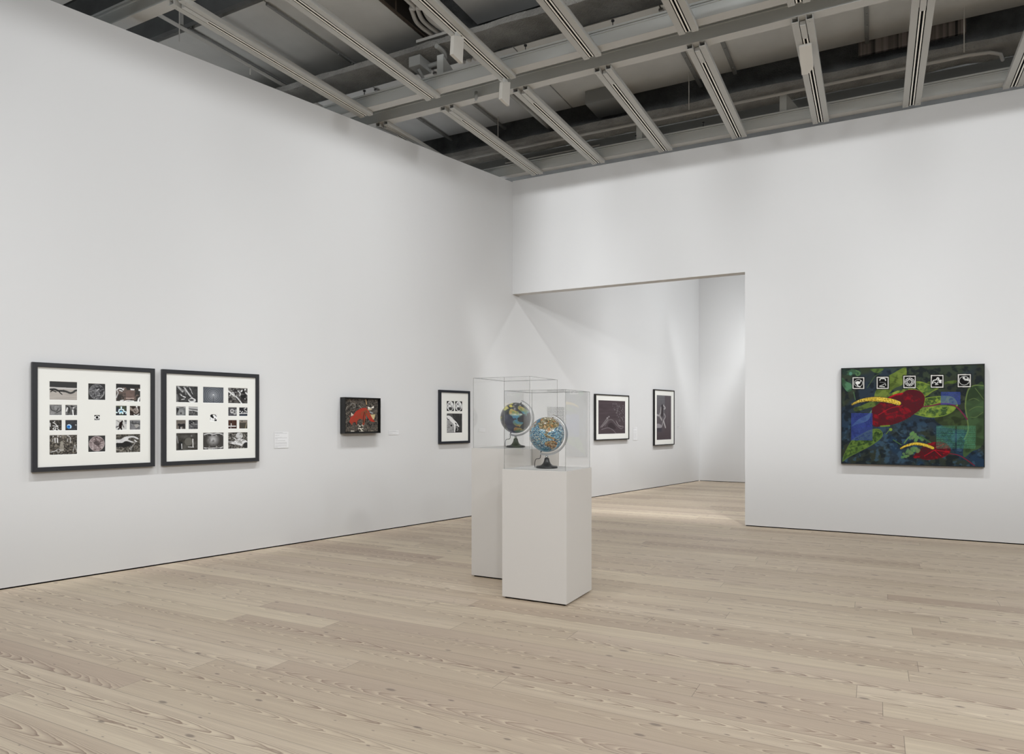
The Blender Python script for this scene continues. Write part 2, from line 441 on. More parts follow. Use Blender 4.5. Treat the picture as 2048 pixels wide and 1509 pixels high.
# the lintel end follows the slanted left wall
struct('wall_right', mb, M_wall)
struct('baseboard_right', MB().box((XO+.012, YR+.012, 0), (XR, YR+TH-.012, .0138)), M_gap)
struct('wall_back', MB().box((lx(YB)+.001, YB, .014), (3.1, YB+.16, ZR)), M_wall)
struct('baseboard_back', MB().box((lx(YB)+.02, YB+.012, 0), (3.0, YB+.12, .0138)), M_gap)
struct('wall_back_side', MB().box((3.0, YR+TH+.001, .014), (3.16, YB-.001, ZR)), M_wall)
struct('wall_side', MB().box((XR, YN, .0), (XR+.16, YR-.001, ZR)), M_wall)
struct('wall_near', MB().box((lx(YN)+.01, YN-.16, .0), (XR, YN, ZR)), M_wall)
struct('ceiling', MB().box((-13, -6, 7.45), (9, 19, 7.6)), M_deck)

struct('wall_light_block_left', MB().box((-13.2, -6, 0), (-13, 19, 7.45)), M_deck)  # unseen wall added to block ambient light coming from the left
struct('wall_light_block_near', MB().box((-13, -6.2, 0), (-4, -6, 7.45)), M_deck)  # unseen return wall, added to close the same side against ambient light
# ------------------------------------------------------------------ plinths, cases, globes
def plinth(x0, y0, x1, y1, h, label):
    t = thing('plinth', label, 'pedestal', ((x0+x1)/2, (y0+y1)/2, 0))
    w, d = (x1-x0)/2, (y1-y0)/2
    MB().box((-w, -d, .014), (w, d, h)).build('plinth_body', M_ped, t, bevel=.002)
    tag(MB().box((-w+.02, -d+.02, 0), (w-.02, d-.02, .0138)).build('plinth_base', M_gap, t), 'dark recessed base')
    return t
def case(x0, y0, x1, y1, z0, h, label):
    t = thing('display_case', label, 'display case', ((x0+x1)/2, (y0+y1)/2, z0))
    w, d, g = (x1-x0)/2, (y1-y0)/2, .006
    mb = MB()
    for a, b in [((-w+g, -d, 0), (w-g, -d+.0002, h-g)), ((-w+g, d-.0002, 0), (w-g, d, h-g)), ((-w, -d+g, 0), (-w+.0002, d-g, h-g)),
                 ((w-.0002, -d+g, 0), (w, d-g, h-g)), ((-w+g, -d+g, h-.0002), (w-g, d-g, h))]:
        MB().box(a, b).build('acrylic_pane', M_glass, t)
    mb = MB()
    for sx in (-1, 1):
        for sy in (-1, 1):
            a, b = sorted((sx*w, sx*(w-g*.6))); c, e = sorted((sy*d, sy*(d-g*.6)))
            mb.box((a, c, 0), (b, e, h))
    for sy in (-1, 1):
        c, e = sorted((sy*d, sy*(d-g*.6))); mb.box((-w+g*.6, c, h-g*.6), (w-g*.6, e, h))
    for sx in (-1, 1):
        c, e = sorted((sx*w, sx*(w-g*.6))); mb.box((c, -d+g*.6, h-g*.6), (e, d-g*.6, h))
    mb.build('polished_edge', M_edge, t)
    return t

HP1, HP2 = 1.088, 1.234
PX0, PY0, PX1, PY1 = -2.789, 5.122, -2.200, 5.680
QX0, QY0, QX1, QY1 = -3.433, 5.690, -2.803, 6.340
plinth(PX0, PY0, PX1, PY1, HP1, 'lower pale grey plinth in front, carrying the blue speckled globe')
plinth(QX0, QY0, QX1, QY1, HP2, 'taller pale grey plinth behind, carrying the dark globe')
case(PX0+.012, PY0+.012, PX1-.012, PY1-.012, HP1, .662, 'clear acrylic case over the blue speckled globe, nearer of the two')
case(QX0+.012, QY0+.012, QX1-.012, QY1-.012, HP2, .672, 'clear acrylic case over the dark globe, further and higher of the two')

def disc_canvas_blue():
    c = Can(240, 240, (58, 104, 136), 11)
    c.mixn(14, 14, (78, 134, 168), .45, .6); 
    top = [(.10, .36), (.20, .22), (.30, .16), (.34, .06), (.5, -.02), (.7, -.02), (.82, .1), (.84, .22), (.80, .28), (.70, .32), (.66, .38), (.56, .42), (.50, .50), (.46, .48), (.44, .36), (.34, .34), (.28, .28), (.26, .2)]
    c.poly(top, (118, 104, 72)); m1 = c.last.copy()
    c.poly([(.42, .46), (.50, .50), (.62, .55), (.72, .6), (.8, .68), (.72, .64), (.6, .6), (.48, .56)], (110, 96, 66)); m1 = np.maximum(m1, c.last)
    c.poly([(.46, .70), (.56, .67), (.68, .66), (.78, .72), (.76, .82), (.7, .88), (.64, .9), (.58, .84), (.46, .79)], (128, 92, 56)); m1 = np.maximum(m1, c.last)
    c.poly([(0, .3), (.08, .2), (.2, .12), (.2, .2), (.1, .3), (.04, .42)], (150, 110, 80))
    c.mixn(60, 60, (176, 164, 120), .54, .68, 1, .9, m1); c.mixn(64, 64, (62, 56, 44), .56, .7, 1, .9, m1)
    c.mixn(22, 22, (196, 130, 70), .62, .72, 2, .8, m1)
    band = np.clip((s_y(c)-.0), 0, 1)
    busy = (1-m1)*(np.clip(1.02-(c.Y-.30*c.X-.70)*9, 0, 1)*np.clip((c.Y-.12)*9, 0, 1))
    c.mixn(70, 70, (214, 222, 214), .68, .78, 1, .85, busy); c.mixn(56, 56, (40, 58, 78), .58, .7, 1, .85, busy); c.mixn(62, 62, (140, 194, 212), .64, .74, 1, .8, busy)
    low = np.clip((c.Y-.30*c.X-.72)*12, 0, 1); c.put(low, (96, 158, 182), .75)
    c.line([(.12, .36), (.35, .41), (.55, .5), (.8, .62), (.98, .66)], .008, (150, 196, 204), .8)
    c.line([(.0, .62), (.3, .74), (.6, .92)], .005, (140, 180, 190), .5)
    c.mixn(44, 44, (230, 226, 200), .66, .74, 1, .7, np.maximum(busy, m1*.6))
    return c
def s_y(c): return c.Y
def disc_canvas_dark():
    # drawn on a sheet where the sphere spans x 130..960 and y 215..1050
    xf = lambda p: ((p[0]-130)/830., (p[1]-215)/830.)
    c = Can(150, 150, (72, 73, 76), 5, xf); c.grain(6, 6, .03)
    for pts in [[(375,470),(415,400),(470,410),(550,450),(620,480),(625,530),(700,525),(715,545),(650,600),(590,635),(590,690),(565,690),(555,640),(480,640),(450,590),(385,545)],
                [(600,380),(620,325),(700,340),(780,380),(840,430),(905,460),(900,480),(850,510),(820,575),(800,570),(800,535),(740,525),(700,480),(640,430)],
                [(475,745),(500,690),(580,690),(650,740),(740,750),(735,775),(690,815),(640,875),(625,850),(560,845),(490,790)],
                [(490,935),(520,880),(590,880),(690,905),(720,935),(790,935),(740,985),(650,1015),(560,1010),(500,980)],
                [(225,420),(240,360),(310,315),(335,350),(370,375),(330,400),(265,440)],
                [(370,320),(400,285),(440,300),(465,335),(440,355),(400,350)], [(390,265),(440,235),(480,260),(440,275)],
                [(130,640),(170,590),(180,620),(150,720)], [(725,250),(800,290),(880,350),(860,370),(790,330)]]:
        c.poly(pts, (98, 158, 186)); m = c.last
        yel = 1-np.clip(((c.Y*830+215)-(min(p[1] for p in pts)+(max(p[1] for p in pts)-min(p[1] for p in pts))*.42))/60., 0, 1)
        if pts[0] == (475, 745): yel = 1-yel
        c.put(m*yel, (196, 178, 104), .92); c.mixn(16, 16, (206, 138, 78), .55, .66, 2, .8, m*yel); c.mixn(18, 18, (120, 150, 110), .55, .68, 2, .7, m)
        if pts[0][0] in (225, 370, 390): c.put(m, (226, 216, 110), .8)
    return c

def globe_mesh(name, can, R, parent, viewdir):
    """sphere; both halves carry the printed map"""
    a = can.out(); h, w = a.shape[:2]
    f = Vector(viewdir).normalized(); r = Vector((0, 0, 1)).cross(f).normalized()*1; u = f.cross(r)
    nu, nv = 260, 150; co = []; cols = []
    for j in range(nv+1):
        th = PI*j/nv
        for i in range(nu):
            ph = 2*PI*i/nu; n = Vector((math.sin(th)*math.cos(ph), math.sin(th)*math.sin(ph), math.cos(th)))
            co.append(n*R); sx = n.dot(r); sy = n.dot(u)
            if n.dot(f) < 0: sx, sy = -sx*.9, sy*.95
            px = min(max((sx*.98+1)/2*w, 0), w-1.001); py = min(max((1-sy*.98)/2*h, 0), h-1.001)
            cols.append(a[int(py), int(px)])
    F = [(j*nu+i, (j+1)*nu+i, (j+1)*nu+(i+1) % nu, j*nu+(i+1) % nu) for j in range(nv) for i in range(nu)]
    me = bpy.data.meshes.new(name); me.from_pydata(co, [], F); me.update()
    c = np.ones((len(co), 4)); c[:, :3] = to_lin(np.array(cols))
    at = me.color_attributes.new('paint', 'FLOAT_COLOR', 'POINT'); at.data.foreach_set('color', c.ravel())
    for p in me.polygons: p.use_smooth = True
    me.materials.append(P_glob)
    return link(bpy.data.objects.new(name, me), parent)

def globe(loc, can, label):
    t = thing('desk_globe', label, 'globe', loc)
    R = .151; cz = .289; ax = math.radians(19)
    # the stand faces the visitor: arm lies in the plane across the line of sight
    f = Vector((-loc[0], -loc[1], 0)).normalized(); r = Vector((0, 0, 1)).cross(f)
    g = globe_mesh('globe_ball', can, R, t, f); g.location = (0, 0, cz)
    C = Vector((0, 0, cz))
    def P(ang, rad): return C+(r*math.sin(ang)+Vector((0, 0, 1))*math.cos(ang))*rad
    a0, a1 = ax-.02, ax+PI+.02
    mb = MB(); n = 56; rings = []
    for i in range(n+1):
        a = a0+(a1-a0)*i/n; e = [P(a, R*1.085)+f*.012, P(a, R*1.085)-f*.012, P(a, R*1.20)-f*.012, P(a, R*1.20)+f*.012]
        e2 = [P(a, R*1.115)+f*.009, P(a, R*1.165)+f*.009]
        rings.append([mb.bm.verts.new(q) for q in (e[0], e[1], e[2], e[3], e2[1], e2[0])])
    for i in range(n):
        for k in range(6):
            mb.bm.faces.new([rings[i][k], rings[i][(k+1) % 6], rings[i+1][(k+1) % 6], rings[i+1][k]])
    mb.bm.faces.new(rings[0]); mb.bm.faces.new(rings[-1][::-1])
    mb.build('meridian_arm', M_arm, t, bevel=.0015)
    for s0 in (a0+.03, a1-.03): MB().tube([P(s0, R*.98), P(s0, R*1.13)], .006, 12).build('axis_pin', M_chrome, t)
    MB().lathe([(0, .083), (.013, .083), (.013, .1005), (.011, .108), (.009, cz-R*1.195), (0, cz-R*1.195)], 24).build('neck', M_chrome, t)
    pr = [(0, 0), (.091, 0), (.0925, .003), (.0925, .014), (.089, .018), (.062, .021), (.048, .027), (.037, .037), (.029, .05), (.0235, .064), (.021, .078), (.0205, .086), (0, .0865)]
    MB().lathe(pr, 48).build('base', M_base, t)
    b0 = P(ax+PI-.02, R*1.0)-r*.0
    pts = [b0, b0-Vector((0, 0, .02))-r*.006, b0-Vector((0, 0, .06))-r*.012, C-r*.094+Vector((0, 0, .075-cz)), C-r*.104+Vector((0, 0, .03-cz)), C-r*.1+Vector((0, 0, .006-cz))]
    MB().tube([Vector(q) for q in spline([tuple(p) for p in pts], 6)], .0028, 8).build('power_cord', M_cord, t)
    return t
globe((-2.505, 5.405, HP1), disc_canvas_blue(), 'blue desk globe densely speckled with pale spots, on a black base')
globe((-3.118, 6.005, HP2), disc_canvas_dark(), 'dark grey desk globe with yellow and blue landmasses, on a black base')

# ------------------------------------------------------------------ pictures on the walls
def frame_bars(w, h, bw, t, depth_back=.002):
    """picture frame around an opening; local origin at the centre on the wall; outward is -Y"""
    mb = MB(); W, H = w/2, h/2
    o = [(-W, -H), (W, -H), (W, H), (-W, H)]; i = [(-W+bw, -H+bw), (W-bw, -H+bw), (W-bw, H-bw), (-W+bw, H-bw)]
    for k in range(4):
        k2 = (k+1) % 4
        mb.prism([(o[k][0], -t, o[k][1]), (o[k2][0], -t, o[k2][1]), (i[k2][0], -t, i[k2][1]), (i[k][0], -t, i[k][1])], (0, t-depth_back, 0))
    return mb
def window_mat(w, h, holes, y, parent):
    """mat board as a sheet with cut windows: strips around the holes, with a pale bevel edge"""
    xs = sorted({-w/2, w/2}|{v for q in holes for v in (q[0], q[2])}); zs = sorted({-h/2, h/2}|{v for q in holes for v in (q[1], q[3])})
    mb = MB(); bm = mb.bm; vs = {}
    def vv(x, z, yy):
        k = (round(x, 5), round(z, 5), round(yy, 5))
        if k not in vs: vs[k] = bm.verts.new((x, yy, z))
        return vs[k]
    inside = lambda cx, cz: any(q[0] < cx < q[2] and q[3] < cz < q[1] for q in holes)
    for a, b in zip(xs[:-1], xs[1:]):
        for c, e in zip(zs[:-1], zs[1:]):
            if not inside((a+b)/2, (c+e)/2):
                bm.faces.new([vv(a, c, y), vv(b, c, y), vv(b, e, y), vv(a, e, y)])
    for q in holes:      # bevelled window edges
        g = .0022
        O = [(q[0], q[3]), (q[2], q[3]), (q[2], q[1]), (q[0], q[1])]; I = [(q[0]+g, q[3]+g), (q[2]-g, q[3]+g), (q[2]-g, q[1]-g), (q[0]+g, q[1]-g)]
        for k in range(4):
            k2 = (k+1) % 4
            f = bm.faces.new([bm.verts.new((O[k][0], y, O[k][1])), bm.verts.new((O[k2][0], y, O[k2][1])), bm.verts.new((I[k2][0], y+.002, I[k2][1])), bm.verts.new((I[k][0], y+.002, I[k][1]))]); f.material_index = 1
    x, z = w/2, h/2
    mb.box((-x, y+.006, -z), (x, y+.008, z))
    return mb.build('mat_board', [M_mat, M_bevel], parent)
def on_left(u, z): p = LW(u, z, .0015); return (p.x, p.y, p.z)

G = lambda *a: (a[0],)*3 if len(a) == 1 else a
# --- small photographs (unit sheet coordinates, y down)
def ph(w, h, base, seed): return Can(w, h, base, seed)
B1, B2 = (86, 66), (44, 42)
def p1():   # two dark limbs reaching over pale sand under a dark sky band
    c = ph(*B1, (176, 170, 164), 1); c.grain(3, 30, .05); c.poly([(0, 0), (1, 0), (1, .33), (0, .31)], G(62), sm=False)
    c.poly([(0, .32), (1, .35), (1, .42), (0, .38)], G(205), .7, False)
    c.line([(.05, .44), (.2, .43), (.32, .50), (.45, .5), (.52, .52)], .07, G(48)); c.line([(.33, .5), (.38, .6), (.45, .68)], .035, G(44))
    c.line([(.06, .56), (.12, .5), (.24, .56)], .04, G(50)); c.line([(.5, .49), (.62, .54), (.74, .6), (.84, .56), (.92, .47), (1.02, .44)], .075, G(66)); c.line([(.52, .52), (.62, .52)], .045, G(60)); return c
def p2(tone=(120, 116, 116), bg=62, sd=2, spots=True):   # round disc on a dark ground
    c = ph(60, 56, G(bg), sd); c.ell(.5, .5, .42, .43, tone); m = c.last.copy(); c.ring(.5, .5, .42, .43, .03, tuple(min(255, v+50) for v in tone))
    c.mixn(7, 7, tuple(max(0, v-45) for v in tone), .5, .6, 3, .8, m); c.mixn(14, 14, tuple(min(255, v+60) for v in tone), .6, .7, 2, .7, m); return c, m
def p2a():
    c, m = p2((92, 92, 94), 56, 3); c.line([(.1, .52), (.3, .45), (.5, .5)], .02, G(170)); c.line([(.52, .4), (.62, .33)], .04, G(205)); c.line([(.35, .85), (.55, .72), (.72, .74)], .025, G(165)); c.line([(.7, .85), (.86, .68), (.9, .5)], .05, G(150)); return c
def p2b(): c, m = p2((142, 130, 130), 58, 9); c.poly([(.3, .45), (.5, .35), (.68, .55), (.5, .6)], (70, 62, 62), .8); return c
def p3():
    c = ph(*B1, (58, 56, 54), 5); c.mixn(8, 8, (104, 92, 86), .45, .6); c.poly([(0, 0), (1, 0), (1, .22), (0, .2)], G(50), sm=False)
    c.poly([(.4, .45), (.6, .32), (.76, .34), (.76, .8), (.42, .86)], (118, 100, 94), .8, False); c.poly([(.58, .27), (.76, .28), (.74, .35), (.6, .35)], G(235), sm=False)
    c.poly([(.91, .28), (1, .28), (1, .38), (.91, .38)], G(230), sm=False); c.line([(.05, .35), (.12, .27), (.24, .28), (.3, .34)], .05, G(225)); c.line([(.04, .36), (.1, .5), (.07, .64), (.03, .78)], .035, G(190))
    c.line([(.16, .38), (.26, .42)], .04, G(230)); c.line([(.33, .27), (.31, .36)], .03, G(220)); c.line([(.42, .81), (.72, .8)], .03, (200, 180, 172)); c.line([(.2, .95), (.3, .92)], .05, G(215)); c.line([(.36, .96), (.5, .93), (.72, .95)], .03, G(225))
    c.poly([(.9, .78), (.98, .7), (.93, 1), (.86, .96)], G(230), sm=False); return c
def p4(sd, pts, base=G(130), w=.07, dk=G(70), hl=None, n=.12, two=None):
    c = ph(*B2, base, sd); c.grain(6, 6, n); c.mixn(4, 4, tuple(max(0, v-35) for v in base), .5, .7)
    for q in pts: c.line(q, w, dk)
    for q in (hl or []): c.line(q, w*.8, G(225))
    return c
def p6():
    c = ph(40, 40, G(150), 7); c.poly([(0, 0), (1, 0), (1, .3), (.5, .1), (0, .35)], G(30)); c.ell(.5, .48, .42, .28, G(225)); c.ell(.5, .46, .2, .22, G(20)); c.line([(.1, .7), (.4, .85), (.9, .66)], .09, G(60)); c.poly([(0, .85), (.3, 1), (0, 1)], G(40)); return c
def p7():   # pale blue seated toy figure on dark
    c = ph(*B2, (52, 54, 62), 8); c.mixn(4, 4, (84, 92, 66), .5, .6, 2, .7)
    k = (220, 240, 246)
    c.ell(.5, .17, .07, .08, k); c.line([(.5, .2), (.5, .38)], .08, k); c.line([(.28, .62), (.32, .4), (.5, .36), (.68, .4), (.74, .6)], .1, k, sm=False); c.line([(.38, .75), (.46, .6), (.54, .6), (.62, .75)], .15, k); c.line([(.74, .6), (.9, .6), (.9, .78)], .08, k); c.line([(.04, .66), (.14, .68)], .1, k); c.ell(.48, .58, .1, .08, (110, 180, 220)); return c
def p8():
    c = ph(*B2, (62, 54, 50), 12); c.grain(6, 6, .1); c.line([(0, .2), (.3, .45)], .2, (140, 128, 120)); c.ell(.58, .5, .26, .28, (150, 140, 134)); c.mixn(9, 9, (90, 80, 76), .5, .6, 2, .8, c.last); c.ell(.65, .1, .07, .08, G(235)); c.line([(.65, .1), (.75, .4)], .04, G(220)); c.line([(.4, .85), (.6, .95), (.85, .8)], .06, G(220)); return c
def p9():
    c = ph(*B2, (54, 52, 50), 13); c.mixn(12, 12, (92, 86, 80), .5, .62); 
    for q in [[(.08, .3), (.1, .6)], [(.3, .25), (.45, .35), (.6, .55), (.68, .7)], [(.4, .2), (.42, .15)], [(.3, .55), (.6, .6)], [(.5, .7), (.48, .98)], [(.4, .72), (.3, .82), (.42, .92)], [(.55, .62), (.68, .55)], [(.62, .8), (.75, .92)]]: c.line(q, .06, G(225))
    return c
def p10():
    c = ph(*B2, (62, 63, 66), 14); c.grain(8, 8, .06); c.ell(.34, .62, .2, .2, (70, 140, 200)); c.ell(.32, .6, .09, .09, (30, 90, 180)); c.line([(.22, .5), (.34, .46), (.46, .58), (.45, .75)], .08, (205, 230, 245)); c.ell(.86, .48, .06, .06, G(170)); return c
def p11():   # dark walking figure on pale ground
    c = ph(*B2, (196, 196, 194), 15); c.mixn(3, 3, (150, 152, 156), .5, .7); k = (34, 26, 24)
    c.poly([(.45, .2), (.55, .1), (.66, .1), (.6, .3), (.56, .55), (.52, .8), (.35, .8), (.3, .5), (.36, .3)], k); c.line([(.55, .3), (.64, .55), (.72, .72)], .06, k); c.line([(.38, .55), (.18, .66), (.0, .74)], .07, k); c.line([(.36, .75), (.22, .98)], .1, k); c.line([(.48, .8), (.54, 1.)], .12, k); c.ell(.7, .1, .06, .06, G(240)); c.line([(.2, .15), (.4, .25)], .05, (90, 84, 82)); c.poly([(.75, 0), (1, 0), (1, .2), (.8, .2)], G(110)); return c
def p12():
    c = ph(*B2, (112, 112, 114), 16); c.grain(7, 7, .14); c.poly([(.42, .5), (.78, .4), (.9, .6), (.6, .82)], (160, 158, 154), sm=False); c.line([(.1, .3), (.5, .36), (.98, .42)], .06, G(54)); c.line([(.28, .1), (.32, .4)], .06, G(50)); c.poly([(0, 0), (1, 0), (1, .12), (0, .1)], G(165), .8, False); return c
def p13():
    c = ph(*B1, (78, 74, 68), 17); c.mixn(20, 16, (128, 122, 112), .48, .6); c.mixn(26, 20, (44, 42, 40), .55, .65)
    for x, y0, y1, w in [(.21, .16, .38, .03), (.29, .17, .37, .04), (.64, .2, .34, .018), (.745, .14, .4, .02), (.12, .2, .34, .012), (.18, .18, .3, .01)]: c.line([(x, y0), (x+.005, y1)], w, G(225))
    for p in [(.14, .08), (.3, .07), (.66, .05), (.7, .1), (.4, .1)]: c.ell(*p, .02, .03, G(210))
    c.poly([(.4, .4), (.45, .3), (.5, .45), (.5, .78), (.37, .78)], (160, 156, 146), .8); c.poly([(.36, .72), (.52, .7), (.52, .8), (.38, .82)], (170, 166, 158), .8, False)
    c.line([(.06, .84), (.2, .8), (.28, .74)], .03, G(190)); c.ring(.32, .78, .06, .08, .15, G(180)); c.line([(.84, .84), (.9, .5), (.98, .84)], .018, G(190), sm=False); return c
def p15():
    c = ph(*B1, (62, 60, 56), 19); c.mixn(24, 20, (112, 108, 100), .52, .62); c.poly([(0, .3), (.2, .28), (.36, .16), (.55, .12), (.75, .13), (.92, .26), (.86, .29), (.7, .2), (.55, .22), (.5, .3), (.66, .4), (.74, .44), (.66, .47), (.5, .4), (.38, .38), (.25, .48), (0, .5)], G(205)); c.grain(8, 8, .06, 3, c.last)
    c.poly([(0, .48), (.25, .47), (.4, .4), (.6, .46), (.62, .6), (.4, .7), (0, .68)], G(42)); c.line([(.76, .35), (.83, .42)], .04, G(225)); c.line([(.78, .4), (.74, .55), (.66, .66), (.6, .86)], .018, G(180)); c.line([(.65, .68), (.56, .76), (.62, .86)], .02, G(170)); c.mixn(20, 18, (150, 146, 138), .5, .6, 2, .8, (c.Y > .68)*(c.X < .55)); return c
# second frame
def q1():
    c = ph(*B1, (66, 66, 66), 31); c.grain(12, 12, .05)
    for q, w, g in [([(.08, .06), (.2, .2), (.3, .34)], .09, 170), ([(.35, .1), (.5, .04), (.6, .1), (.7, .3)], .05, 150), ([(.4, .15), (.5, .35), (.62, .55), (.75, .75)], .07, 190), ([(.2, .5), (.3, .62), (.42, .68)], .05, 215), ([(.62, .15), (.7, .35), (.76, .5)], .02, 200), ([(.25, .25), (.4, .3), (.45, .5)], .06, 120)]: c.line(q, w, G(g))
    c.poly([(0, .4), (.08, .5), (.14, 1), (0, 1)], G(110)); c.ell(.73, .85, .17, .13, G(215)); c.ell(.7, .83, .11, .06, G(90)); c.line([(.26, .82), (.4, .78)], .04, G(190)); c.mixn(14, 14, (40, 40, 40), .6, .7, 2, .6); return c
def q2():
    c = ph(*B1, (84, 88, 94), 32); c.ell(.5, .5, .9, .9, (96, 100, 106), .6, soft=1.)
    for i, r in enumerate([.06, .12, .18, .25, .33, .41, .5]): c.ring(.5, .52, r, r*1.25, .022/r*.7, (190-i*12, 194-i*12, 200-i*12), .9-i*.08)
    c.ell(.5, .5, .022, .03, G(245)); c.line([(.5, .6), (.5, 1)], .012, G(40)); return c
def q3():
    c = ph(*B1, (88, 86, 84), 33); c.mixn(7, 7, (52, 50, 50), .5, .6)
    for q, w, g in [([(0, .2), (.15, .35), (.3, .5)], .07, 225), ([(.1, .5), (.25, .3), (.35, .55)], .05, 200), ([(.4, .55), (.55, .75), (.7, 1)], .06, 210), ([(.5, .2), (.62, .35), (.6, .5)], .06, 190), ([(.66, .22), (.76, .14), (.88, .1)], .07, 215), ([(.9, .3), (.98, .4)], .07, 220), ([(.44, .72), (.6, .98)], .03, 40), ([(.78, .1), (.76, .3)], .08, 34), ([(.84, .6), (.86, .7)], .04, 200)]: c.line(q, w, G(g))
    c.poly([(.62, .48), (.9, .45), (.84, .66), (.68, .62)], G(38)); c.mixn(16, 14, (180, 178, 174), .6, .68, 2, .6, (c.X < .6)*1.); return c
def q6():
    c = ph(40, 40, G(235), 36); c.poly([(.05, .2), (.3, .0), (.6, .05), (.4, .2), (.55, .4), (.5, .6), (.3, .5), (.1, .35)], G(28)); c.line([(.65, .05), (.9, .3)], .1, G(30)); c.ell(.72, .65, .09, .09, G(15)); c.poly([(.6, .85), (1, .7), (1, 1), (.8, 1)], G(20)); c.line([(.08, .5), (.05, .8)], .06, G(40)); c.line([(.3, .8), (.55, .85)], .05, G(170)); return c
def q7(): 
    c = ph(*B2, (110, 112, 112), 37); c.poly([(0, 0), (1, 0), (1, .2), (0, .18)], G(170), .8, False); c.ell(.5, .65, .32, .36, (136, 138, 138)); c.ell(.5, .72, .1, .14, G(60), soft=.5); c.poly([(0, .2), (.3, .3), (.1, .8), (0, .9)], G(48)); c.line([(.35, .12), (.75, .14)], .06, G(60)); c.grain(8, 8, .05); return c
def q8():
    c = ph(*B2, (96, 96, 96), 38); c.poly([(0, 0), (1, 0), (1, .3), (0, .2)], G(176), sm=False); c.line([(0, .36), (.4, .42), (1, .5)], .08, G(220)); c.poly([(.05, .6), (.35, .45), (.7, .5), (1, .75), (1, 1), (0, 1)], G(66)); c.veins(5, 5, G(190), 5, .1, .8, (c.Y > .5)*1.); return c
def q9():
    c = ph(*B2, (80, 80, 84), 39); c.grain(6, 6, .06); c.ell(.45, .45, .22, .24, G(190)); c.ell(.45, .42, .1, .1, G(90)); c.ell(.75, .6, .2, .24, G(165)); c.ell(.72, .55, .1, .1, G(90)); c.line([(.85, .3), (1, .4)], .08, G(190)); c.line([(.1, .3), (.25, .5)], .05, G(50)); return c
def q10():
    c = ph(*B2, (42, 42, 46), 40); c.line([(0, .7), (.95, .68)], .07, G(225)); c.poly([(.0, .8), (1, .78), (1, 1), (0, 1)], (52, 60, 70), sm=False)
    for p in [(.15, .45), (.4, .5), (.7, .38), (.85, .45), (.62, .2), (.75, .12)]: c.ell(*p, .07, .07, G(200))
    for p in [(.3, .6), (.6, .6), (.8, .62)]: c.ell(*p, .06, .06, G(220))
    return c
def q11():
    c = ph(*B2, (110, 104, 98), 41); c.grain(5, 5, .05); c.poly([(.18, .45), (.3, .38), (.5, .44), (.88, .42), (.86, .95), (.75, .95), (.7, .72), (.5, .72), (.45, .98), (.32, .95), (.3, .65), (.2, .6)], (44, 42, 42)); c.line([(.5, .78), (.52, 1)], .08, G(215)); return c
def q12(): c = ph(*B2, (84, 84, 86), 42); c.mixn(3, 3, (46, 46, 48), .45, .6); c.mixn(6, 6, (140, 140, 140), .6, .75); c.line([(.3, .4), (.6, .48), (.9, .45)], .06, G(150)); return c
def q13():
    c = ph(*B2, (60, 40, 36), 43)
    for x in (.2, .5, .66, .9): c.line([(x, 0), (x, .6)], .07, (96, 70, 58))
    c.line([(0, .7), (.85, .7)], .1, G(225), sm=False); c.line([(.35, .4), (.36, .62)], .07, G(235)); c.ell(.32, .88, .05, .04, G(210)); return c
def q14(): c = ph(*B2, (84, 76, 68), 44); c.grad((150, 140, 130), (70, 66, 60)); c.poly([(0, .3), (.9, .32), (.95, 1), (0, 1)], (72, 68, 62), sm=False); c.line([(.0, .5), (.1, .95)], .08, (120, 70, 54)); c.line([(.85, .4), (.72, .95)], .08, (150, 138, 116)); c.ell(.35, .15, .06, .06, G(50)); c.poly([(0, 0), (1, 0), (1, .08), (0, .08)], G(50), sm=False); return c
def q15():
    c = ph(*B1, (70, 68, 64), 45); c.grain(5, 5, .12); c.ell(.57, .5, .18, .22, (100, 98, 92)); c.poly([(.12, .5), (.3, .5), (.3, .92), (.12, .92)], G(40), sm=False); c.line([(.26, .62), (.27, .88)], .035, G(210)); c.line([(.76, .36), (.77, .78)], .035, G(235)); c.line([(.55, .8), (.8, .82)], .03, G(200)); c.ell(.7, .18, .04, .05, G(110)); c.line([(.05, .2), (.1, .55)], .05, G(130)); c.poly([(0, 0), (1, 0), (1, .04), (0, .06)], G(40), sm=False); return c
def q16():
    c = ph(*B1, (66, 64, 62), 46); c.ell(.48, .42, .34, .42, G(176), soft=.8); c.mixn(6, 6, (66, 64, 62), .55, .7, 3, .5)
    for y0, sg in [(.06, 1), (.86, -1)]:
        c.line([(.08, y0+sg*.02+.04), (.3, y0-sg*.03+.03), (.5, y0+.05), (.7, y0-sg*.03+.03), (.92, y0+sg*.02+.04)], .05, G(195)); c.line([(.2, y0+.07), (.5, y0+.1), (.8, y0+.06)], .03, G(34))
    c.mixn(16, 12, (190, 188, 184), .62, .7, 2, .7, ((c.Y < .22)+(c.Y > .78))*1.); return c
def q17():
    c = ph(*B1, (74, 72, 68), 47); c.mixn(20, 16, (140, 136, 130), .52, .62); c.mixn(18, 16, (36, 36, 34), .58, .68); c.ell(.57, .22, .17, .2, G(196)); c.mixn(8, 8, (140, 138, 134), .5, .6, 2, .8, c.last)
    c.poly([(.36, .5), (.5, .42), (.8, .44), (.98, .6), (.9, .7), (.76, .72), (.68, .84), (.56, .78), (.4, .74), (.2, .7), (.1, .62)], G(216)); c.mixn(9, 8, (130, 128, 124), .52, .62, 2, .7, c.last); c.poly([(.76, .9), (.82, .66), (1, .64), (1, .9)], G(48)); c.line([(.3, .34), (.42, .48)], .04, G(205)); c.line([(.0, .55), (.3, .56)], .05, G(150)); return c

